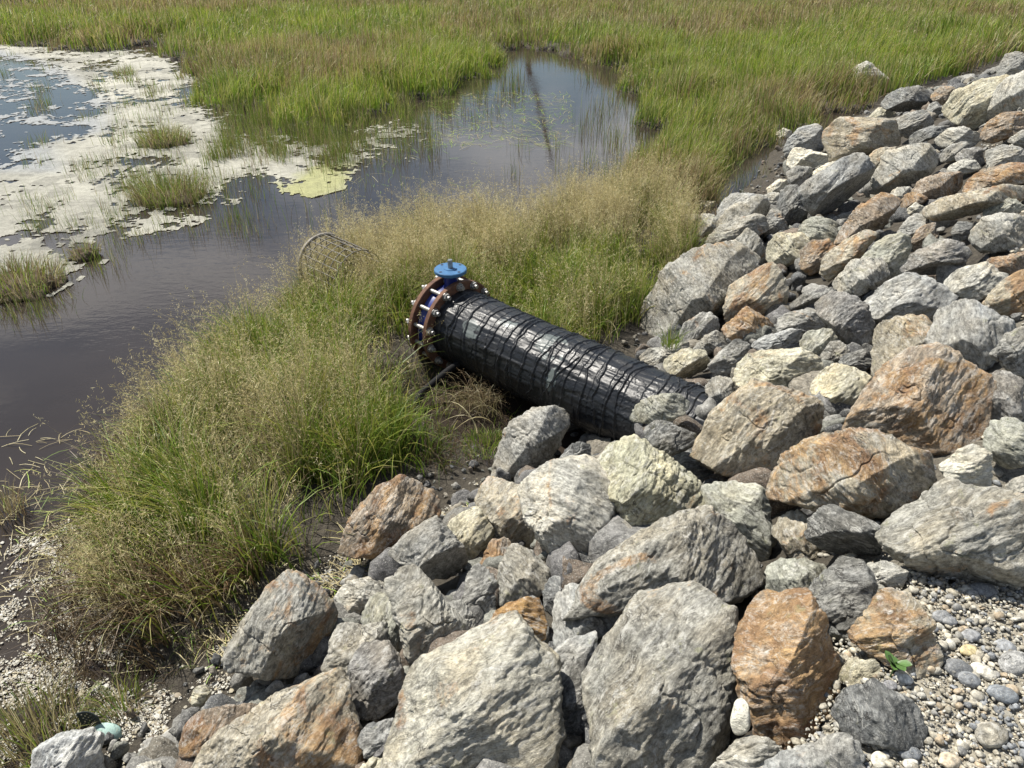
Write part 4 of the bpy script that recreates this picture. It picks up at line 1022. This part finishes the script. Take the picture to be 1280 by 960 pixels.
def water_reeds():
    rng = np.random.default_rng(31); B = Blades()
    spots = [  # px polygon-ish boxes (u0,v0,u1,v1), blades, clump count, height
     (500, 118, 560, 190, 260, 9, .55), (590, 95, 650, 125, 200, 9, .5), (420, 135, 540, 205, 1300, 40, .42), (265, 130, 450, 205, 5200, 70, .42), (340, 190, 430, 222, 700, 16, .3), (180, 90, 300, 150, 500, 26, .3),
     (560, 120, 640, 170, 160, 12, .28), (720, 90, 800, 180, 380, 22, .40), (640, 180, 780, 235, 200, 10, .40), (400, 205, 520, 240, 110, 8, .32),
     (130, 215, 330, 275, 420, 20, .28), (60, 280, 170, 340, 260, 14, .28), (40, 100, 340, 300, 3200, 90, .27), (150, 225, 300, 262, 700, 18, .34), (0, 60, 330, 110, 300, 16, .25), (760, 180, 830, 265, 600, 18, .45),
     (870, 215, 960, 262, 160, 12, .3), (330, 225, 450, 300, 60, 8, .45), (0, 380, 90, 400, 200, 8, .2)]
    for (u0, v0, u1, v1, n, nc, hg) in spots:
        cu, cv = rng.uniform(u0, u1, nc), rng.uniform(v0, v1, nc)
        C = np.array([onplane(a, b, 0.) for a, b in zip(cu, cv)])
        k = rng.integers(0, nc, n)
        p = C[k]+np.stack([rng.normal(0, .10, n), rng.normal(0, .14, n), np.full(n, -.03)], 1)
        col = pick(GREEN, n, rng)*.85; d = rng.random(n) < .25; col[d] = pick(DRY, int(d.sum()), rng)*.75
        d = rng.random(n) < .15; col[d] = pick(BROWN, int(d.sum()), rng)
        B.add(p, hg*rng.uniform(.4, 1.15, n), np.maximum(.005, .0005*np.hypot(p[:, 0], p[:, 1]))*rng.uniform(.7, 1.2, n), rng.uniform(0, 6.28, n), np.clip(np.abs(.25*rng.normal(size=n)), 0, .8), col, 3, droop=.3, rng=rng)
    B.build('reeds', kind='stuff', label='thin reeds and sedge standing in the shallow pond')
water_reeds()
def floating_bits():
    rng = np.random.default_rng(33); B = Blades()
    # drowned stems lying on the water, near the left edge and in the middle pool
    for (u0, v0, u1, v1, n, ln) in ((0, 540, 120, 760, 130, .17), (540, 115, 720, 185, 700, .30), (430, 180, 600, 250, 60, .3), (30, 660, 220, 840, 240, .15), (240, 720, 480, 850, 500, .14), (430, 660, 620, 760, 380, .12)):
        p = np.array([onplane(a, b, .006) for a, b in zip(rng.uniform(u0, u1, n), rng.uniform(v0, v1, n))])
        p[:, 2] = np.maximum(p[:, 2], ground_z(p[:, 0], p[:, 1])+.012)
        az = rng.normal(2.4, .9, n); l = ln*rng.uniform(.3, 1.2, n); t = np.linspace(0, 1, 4)
        bow = rng.normal(0, .18, n)
        X = p[:, 0:1]+np.cos(az)[:, None]*l[:, None]*t-np.sin(az)[:, None]*(bow*l)[:, None]*t*t
        Y = p[:, 1:2]+np.sin(az)[:, None]*l[:, None]*t+np.cos(az)[:, None]*(bow*l)[:, None]*t*t
        Z = p[:, 2:3]+.02*rng.random((n, 1))*np.sin(t*3.1)[None]
        w = np.maximum(.0035, .0004*p[:, 1])*rng.uniform(.6, 1.2, n)
        Dx, Dy = -np.sin(az)[:, None]*w[:, None]/2, np.cos(az)[:, None]*w[:, None]/2
        V = np.stack([np.stack([X-Dx, Y-Dy, Z], 2), np.stack([X+Dx, Y+Dy, Z], 2)], 2).reshape(n, -1, 3)
        i = np.arange(3)*2; q = np.stack([i, i+1, i+3, i+2], 1)
        F_ = (q[None]+(np.arange(n)*8)[:, None, None]+B.n).reshape(-1, 4)
        c = pick(DRY, n, rng)*1.15
        gg = rng.random(n) < (.6 if v0 < 200 else .2); c[gg] = pick(GREEN, int(gg.sum()), rng)*1.8
        B.V.append(V.reshape(-1, 3)); B.F.append(F_); B.C.append(np.repeat(c, 8, 0)); B.n += n*8
    B.build('drowned_stems', kind='stuff', label='pale drowned grass stems lying on the water and mud')
floating_bits()
# ------------------------------------------------------------------ floating scum
def scum_mat():
    m, nt, b, out = newmat('dried_pond_scum')
    tc = N(nt, 'ShaderNodeTexCoord'); P = tc.outputs['Object']; a = N(nt, 'ShaderNodeAttribute', attribute_name='col')
    f = noise_n(nt, P, 9, 6, .7); g = noise_n(nt, P, 60, 4, .7)
    c = mixc(nt, 1.0, a.outputs['Color'], math_n(nt, 'MULTIPLY_ADD', f, 1.2, .38), 'MULTIPLY')
    c = mixc(nt, 1.0, c, math_n(nt, 'MULTIPLY_ADD', g, 1.2, .38), 'MULTIPLY')
    L(nt, c, b.inputs['Base Color']); b.inputs['Roughness'].default_value = .85
    L(nt, bump_n(nt, math_n(nt, 'ADD', f, g), .02, .8), b.inputs['Normal'])
    return m
SCUMMAT = scum_mat()
SCUM = px_poly("-330,46 0,48 190,58 250,85 275,130 340,172 430,170 500,150 540,165 505,205 440,212 425,236 370,250 345,228 300,246 296,268 190,292 120,330 90,350 0,402 -330,560")
FILM = px_poly("-330,60 0,62 70,82 138,130 130,165 60,180 75,215 -10,215 -330,240")
YEL = px_poly("340,232 395,205 440,205 430,235 380,250 345,246")
def grid_sheet(name, x0, x1, y0, y1, st, cover, colfn, label):
    xs = np.arange(x0, x1, st); ys = np.arange(y0, y1, st); X, Y = np.meshgrid(xs, ys)
    K = cover(X, Y)                                        # >0 where there is scum
    nx = len(xs); ok = (K[:-1, :-1] > 0) & (K[1:, :-1] > 0) & (K[:-1, 1:] > 0) & (K[1:, 1:] > 0)
    i = (np.arange(len(ys)-1)[:, None]*nx+np.arange(nx-1)[None])[ok]
    f = np.stack([i, i+1, i+nx+1, i+nx], 1)
    used = np.unique(f); mp = np.full(X.size, -1); mp[used] = np.arange(len(used))
    Z = .004+.010*np.clip(K, 0, 1)+.004*n2(X, Y, 12, 8)
    Z = np.maximum(Z, ground_z(X, Y)+.01) if name == 'mud_scum' else Z
    v = np.stack([X.ravel(), Y.ravel(), Z.ravel()], 1)[used]
    tag(mesh_np(name, v, mp[f], SCUMMAT, col=colfn(X.ravel()[used], Y.ravel()[used])), kind='stuff', label=label)
def cover_far(X, Y):
    d = sd_poly(X, Y, SCUM); fl = sd_poly(X, Y, FILM)
    n = .50*n2(X, Y, 1.1, 51, 3)+.50*n2(X, Y*.8, 4, 53, 4)+.50*n2(X, Y, 13, 55, 3)+.30*n2(X, Y, 30, 59, 2)
    return np.where(d > -.1, sstep(-.1, .9, d)*.85-.26-.72*sstep(-.2, .7, fl)+.7*sstep(-.3, .1, sd_poly(X, Y, YEL))+n*1.05, -1)
def col_far(x, y):
    n = n2(x, y, .8, 57, 3); ye = sstep(-.25, .25, sd_poly(x, y, YEL)+.2*n2(x, y, 3, 5))
    c = np.array([.315, .305, .255])*(1+.30*n)[:, None]*np.where(n2(x, y, 2.2, 58, 4) > .28, .72, 1)[:, None]; fl = sstep(-.3, .3, sd_poly(x, y, FILM))[:, None]
    c = c*(1-fl)+np.array([.26, .27, .27])*fl
    return c*(1-ye[:, None])+np.array([.30, .30, .14])*ye[:, None]
grid_sheet('pond_scum', -16, .3, 6.0, 24, .025, cover_far, col_far, 'cream dried algae scum floating over the far pond')
def flakes():
    """foam flecks and bits of scum among the stems by the near bank"""
    rng = np.random.default_rng(61); V, F_, C = [], [], []; tot = 0
    Z1 = px_poly("-80,690 60,660 140,620 210,650 180,760 220,830 330,860 320,900 260,985 -80,985")
    Z2 = px_poly("250,830 300,770 440,690 560,640 600,600 640,630 560,690 480,735 400,765 300,870")
    Z3 = px_poly("240,420 420,380 470,480 430,600 330,560 230,540")
    for poly, n, hi in ((Z1, 120000, .85), (Z2, 60000, .8), (Z3, 30000, .8)):
        xs = [p[0] for p in poly]; ys = [p[1] for p in poly]
        x = rng.uniform(min(xs), max(xs), n); y = rng.uniform(min(ys), max(ys), n); d = sd_poly(x, y, poly)
        cl = .6*n2(x, y, 4.5, 63, 3)+.5*n2(x, y, 14, 65, 2)
        k = (d > 0) & (rng.random(n) < np.clip(.42+2.2*cl, .02, 1)*sstep(0, .12, d)*hi)
        x, y = x[k], y[k]; q = len(x); z = np.maximum(.006, ground_z(x, y)+.008)+rng.uniform(0, .006, q)
        r = rng.lognormal(math.log(.0031), .55, q).clip(.002, .014); a0 = rng.uniform(0, 6.28, q)
        aa = a0[:, None]+np.arange(6)[None]*1.0472; rr = r[:, None]*rng.uniform(.6, 1.2, (q, 6))
        tl = rng.normal(0, .15, (q, 2))
        dx, dy = rr*np.cos(aa), rr*np.sin(aa); dz = dx*tl[:, :1]+dy*tl[:, 1:]
        ring = np.stack([x[:, None]+dx, y[:, None]+dy, z[:, None]+dz], 2)
        top = np.stack([x, y, z+r*.2], 1)[:, None]
        vv = np.concatenate([ring, top], 1); V.append(vv.reshape(-1, 3))
        tri = np.array([[i, (i+1) % 6, 6] for i in range(6)]); F_.append((tri[None]+(np.arange(q)*7)[:, None, None]).reshape(-1, 3)+tot); tot += q*7
        pc = np.array([(.36, .345, .29), (.29, .265, .205), (.44, .425, .38), (.24, .20, .14), (.30, .26, .17)])
        C.append(np.repeat(pc[rng.choice(5, q, p=[.3, .25, .2, .12, .13])]*rng.uniform(.75, 1.1, (q, 1)), 7, 0))
    tag(mesh_np('scum_flecks', np.vstack(V), np.vstack(F_), attr_mat('scum_fleck', .6, 0, .5), col=np.vstack(C)), kind='stuff', label='white scum flecks caught on mud and water by the near bank')
flakes()
# ------------------------------------------------------------------ small single things
def weed():
    rng = np.random.default_rng(71); p = onplane(1116, 838, gz_top(1.0, 1.2)+.03)
    B = MB(); bm = B.bm
    for k in range(9):
        a = k*.7+rng.uniform(-.2, .2); l = rng.uniform(.022, .036); el = rng.uniform(.4, 1.1)
        d = Vector((math.cos(a)*math.cos(el), math.sin(a)*math.cos(el), math.sin(el))); s = Vector((-math.sin(a), math.cos(a), 0))
        o = Vector(p)+Vector((0, 0, .006+.003*k)); vs = []
        for t, w in ((0, .1), (.3, .75), (.6, 1.), (.85, .6), (1, .05)):
            c = o+d*l*t*1.4-Vector((0, 0, .012*t*t)); vs.append((bm.verts.new(c-s*w*.0115), bm.verts.new(c+Vector((0, 0, -.002))), bm.verts.new(c+s*w*.0115)))
        for q, r in zip(vs[:-1], vs[1:]):
            bm.faces.new((q[0], q[1], r[1], r[0])); bm.faces.new((q[1], q[2], r[2], r[1]))
    B.tube([Vector(p)-Vector((0, 0, .05)), Vector(p)+Vector((0, 0, .035))], .002, 6)
    tag(B.build('weed', simple('weed_leaf', (.075, .15, .035), .5, 0, 60, .4)), 'small bright green leafy weed sprouting above the slate slab at the gravel edge', 'weed')
weed()
def scrap():
    """mint coloured plastic shell with a dark perforated flap, dropped among the scum"""
    c = onplane(131, 912, .10); root = empty('plastic_scrap', Vector((c[0], c[1], .04)))
    tag(root, 'mint green plastic scrap with a dark perforated flap lying behind the pale blue grey rock', 'litter')
    inv = -np.array(root.location)
    nu, nv = 28, 14; V = []; 
    for i in range(nu):
        a = math.pi*i/(nu-1)
        for j in range(nv):
            e = math.pi/2*j/(nv-1)*.92; r = .066*(1-.10*math.cos(3*a))
            V.append((r*math.cos(a)*math.cos(e)*1.05, -.012+.035*math.cos(e)*math.sin(a)-.03*math.sin(e)*.3, .072*math.sin(a)*math.cos(e*.25)*(.55+.45*math.cos(e))+.0*e))
    V = np.array(V)*np.array([1.1, 1.0, .62]); V[:, 1] -= np.tile(np.linspace(0, .03, nv), nu)
    f = [[i*nv+j, (i+1)*nv+j, (i+1)*nv+j+1, i*nv+j+1] for i in range(nu-1) for j in range(nv-1)]
    o = mesh_np('shell', V+c+inv-np.array([0, 0, .03]), f, simple('mint_plastic', (.27, .40, .36), .55, 0, 55, .45, .004, (.14, .19, .17), t=(.5, .7)), parent=root)
    so = o.modifiers.new('thickness', 'SOLIDIFY'); so.thickness = .003
    mb = MB(); bm = mb.bm; n = 9
    W = lambda i, j: Vector(c+inv)+Vector((-.105+.085*i/n, .02+.012*math.sin(3.1*i/n), -.02+.105*j/n*(1-.25*(i/n)**2)))
    g = [[bm.verts.new(W(i, j)) for j in range(n+1)] for i in range(n+1)]
    for i in range(n):
        for j in range(n):
            if (i-4)**2+(j-3)**2 > 42: continue
            q = [g[i][j], g[i+1][j], g[i+1][j+1], g[i][j+1]]
            if 0 < i < n-1 and 0 < j < n-1 and (i+j) % 2 == 0:
                cc = sum((x.co for x in q), Vector())/4; inn = [bm.verts.new(cc+(x.co-cc)*.62) for x in q]
                for k in range(4): bm.faces.new((q[k], q[(k+1) % 4], inn[(k+1) % 4], inn[k]))
            else: bm.faces.new(q)
    o = mb.build('perforated_flap', simple('dark_mesh', (.022, .03, .03), .5), root)
    so = o.modifiers.new('thickness', 'SOLIDIFY'); so.thickness = .003
scrap()
def dead_tree():
    """bare leaning trunk beyond the top of the picture: only its reflection in the pond is seen"""
    rng = random.Random(5); a, b = Vector((-.13, 40, -.2)), Vector((2.3, 40.4, 8.4))
    root = empty('dead_tree', a); tag(root, 'bare leaning dead tree whose dark reflection crosses the pond', 'tree')
    inv = Matrix.Translation(-a); mat = simple('dead_bark', (.05, .042, .035), .95, 0, 6, .5, .03)
    pts = [a.lerp(b, t/14)+Vector((rng.uniform(-.05, .05), 0, 0)) for t in range(15)]
    MB().tube(pts, [.20-.010*t for t in range(15)], 12).build('trunk', mat, root, inv=inv)
    mb = MB()
    for k in range(120):
        t = rng.uniform(.12, 1); p = a.lerp(b, t); an = rng.uniform(0, 6.28); l = rng.uniform(.10, .34)*(1.1-.4*t)
        d = Vector((math.cos(an), math.sin(an), rng.uniform(-.5, .3))); mb.tube([p, p+d*l*.6, p+d*l+Vector((0, 0, -.06))], [.035, .022, .008], 5)
    mb.build('branch_stubs', mat, root, inv=inv)
dead_tree()
# dead stalks that arch in front of the pipe
def stalks():
    rng = np.random.default_rng(81); B = Blades()
    c = onplane(592, 505, .08); n = 260
    base = np.stack([c[0]+rng.normal(0, .09, n), c[1]+rng.normal(0, .07, n), np.full(n, .06)], 1)
    P = B.add(base, rng.uniform(.12, .34, n), rng.uniform(.003, .0055, n), rng.uniform(0, 6.28, n), rng.uniform(.3, 1.5, n), pick(np.vstack([BROWN, DRY*.55]), n, rng), 5, droop=1.0, rng=rng)
    B.panicle(P[:150], rng, 8, .5, .02, .012, .004, BROWN)
    tag(B.build('grass_tussock'), 'dead brown drooping grass clump in front of the pipe near the valve', 'grass tussock')
    B = Blades()
    c2 = onplane(600, 540, .06); base = np.array([[c2[0]-.02, c2[1], .05], [c2[0]+.05, c2[1]-.02, .05], [c2[0]-.10, c2[1]+.05, .05], [c2[0]+.1, c2[1]+.06, .05]])
    B.add(base, np.array([.36, .30, .34, .24]), np.full(4, .010), np.array([2.6, 3.0, 2.2, 3.4]), np.array([.9, 1.1, .7, 1.2]), DRY[[1, 1, 3, 0]]*1.1, 9, droop=1.0, rng=rng)
    tag(B.build('grass_tussock'), 'few broad pale dead blades arching beside the grey rough rock below the pipe', 'grass tussock')
stalks()
def undergrowth():
    rng = np.random.default_rng(83); B = Blades(); n = 9000
    al = rng.uniform(-.2, 1.35, n); sd = rng.uniform(-1.15, -.22, n); a2 = AX[:2]/np.linalg.norm(AX[:2]); s2 = np.array([a2[1], -a2[0]])
    x = PA[0]+al*a2[0]-sd*s2[0]; y = PA[1]+al*a2[1]-sd*s2[1]
    k = (sdist_toe(x, y) < .25) & (rng.random(n) < .75*np.clip(.5+n2(x, y, 4, 5), .05, 1)); x, y = x[k], y[k]; n = len(x)
    c = pick(np.vstack([GREEN*.6, BROWN, BROWN*.7]), n, rng)
    B.add(np.stack([x, y, ground_z(x, y)-.01], 1), rng.uniform(.04, .20, n), rng.uniform(.003, .007, n), rng.uniform(0, 6.28, n), rng.uniform(.2, 1.3, n), c, 4, droop=.9, rng=rng)
    n = 26000; x = rng.uniform(-2.4, .6, n); y = rng.uniform(1.4, 4.8, n); s = sdist_toe(x, y); b = sd_poly(x, y, BANK)
    k = (s > -.5) & (s < .22) & (b < .12) & (rng.random(n) < np.clip(.30+1.3*n2(x, y, 3.5, 15), 0, .9)); x, y = x[k], y[k]; n = len(x)
    B.add(np.stack([x, y, np.maximum(ground_z(x, y), 0)-.01], 1), rng.uniform(.03, .15, n), rng.uniform(.003, .006, n), rng.uniform(0, 6.28, n), rng.uniform(.3, 1.4, n), pick(np.vstack([GREEN*.6, BROWN, BROWN*.6, BROWN*.6]), n, rng), 4, droop=.9, rng=rng)
    B.build('undergrowth', kind='stuff', label='low dark weeds and dead grass in the shade of the pipe')
undergrowth()
# ------------------------------------------------------------------ light
SUN_AZ = np.array([-.78, .626]); EL = math.radians(56)
sd_ = np.array([SUN_AZ[0]*math.cos(EL), SUN_AZ[1]*math.cos(EL), math.sin(EL)])
sl = bpy.data.lights.new('sun', 'SUN'); sl.energy = 5.0; sl.angle = math.radians(.5); sl.color = (1, .95, .86)
so_ = bpy.data.objects.new('sun', sl); COL.objects.link(so_); so_.rotation_euler = Vector(sd_).to_track_quat('Z', 'Y').to_euler(); so_.location = (0, 0, 30)
w = bpy.data.worlds.new('World'); S.world = w; w.use_nodes = True; nt = w.node_tree
bg = nt.nodes['Background']; sky = nt.nodes.new('ShaderNodeTexSky'); sky.sky_type = 'NISHITA'; sky.sun_disc = False
sky.sun_elevation = EL; sky.dust_density = .25; sky.ozone_density = 3.0; sky.air_density = 1.3; sky.sun_rotation = math.atan2(sd_[0], sd_[1])
tc = N(nt, 'ShaderNodeTexCoord'); mp = N(nt, 'ShaderNodeMapping'); mp.inputs['Scale'].default_value = (1, 1, 2.6); L(nt, tc.outputs['Generated'], mp.inputs['Vector'])
cl = noise_n(nt, mp.outputs[0], 2.6, 7, .6, .3)
mx = mixc(nt, math_n(nt, 'MULTIPLY', ramp(nt, cl, .50, .60), .62), sky.outputs[0], (19, 18.6, 18.2))
L(nt, mx, bg.inputs['Color']); bg.inputs['Strength'].default_value = .055
S.view_settings.view_transform = 'Standard'; S.view_settings.look = 'None'; S.view_settings.exposure = .72; S.view_settings.gamma = 1
S.render.engine = 'CYCLES'; S.cycles.max_bounces = 6; S.cycles.diffuse_bounces = 1; S.cycles.glossy_bounces = 3; S.cycles.transmission_bounces = 3; S.cycles.transparent_max_bounces = 4
S.cycles.use_denoising = True
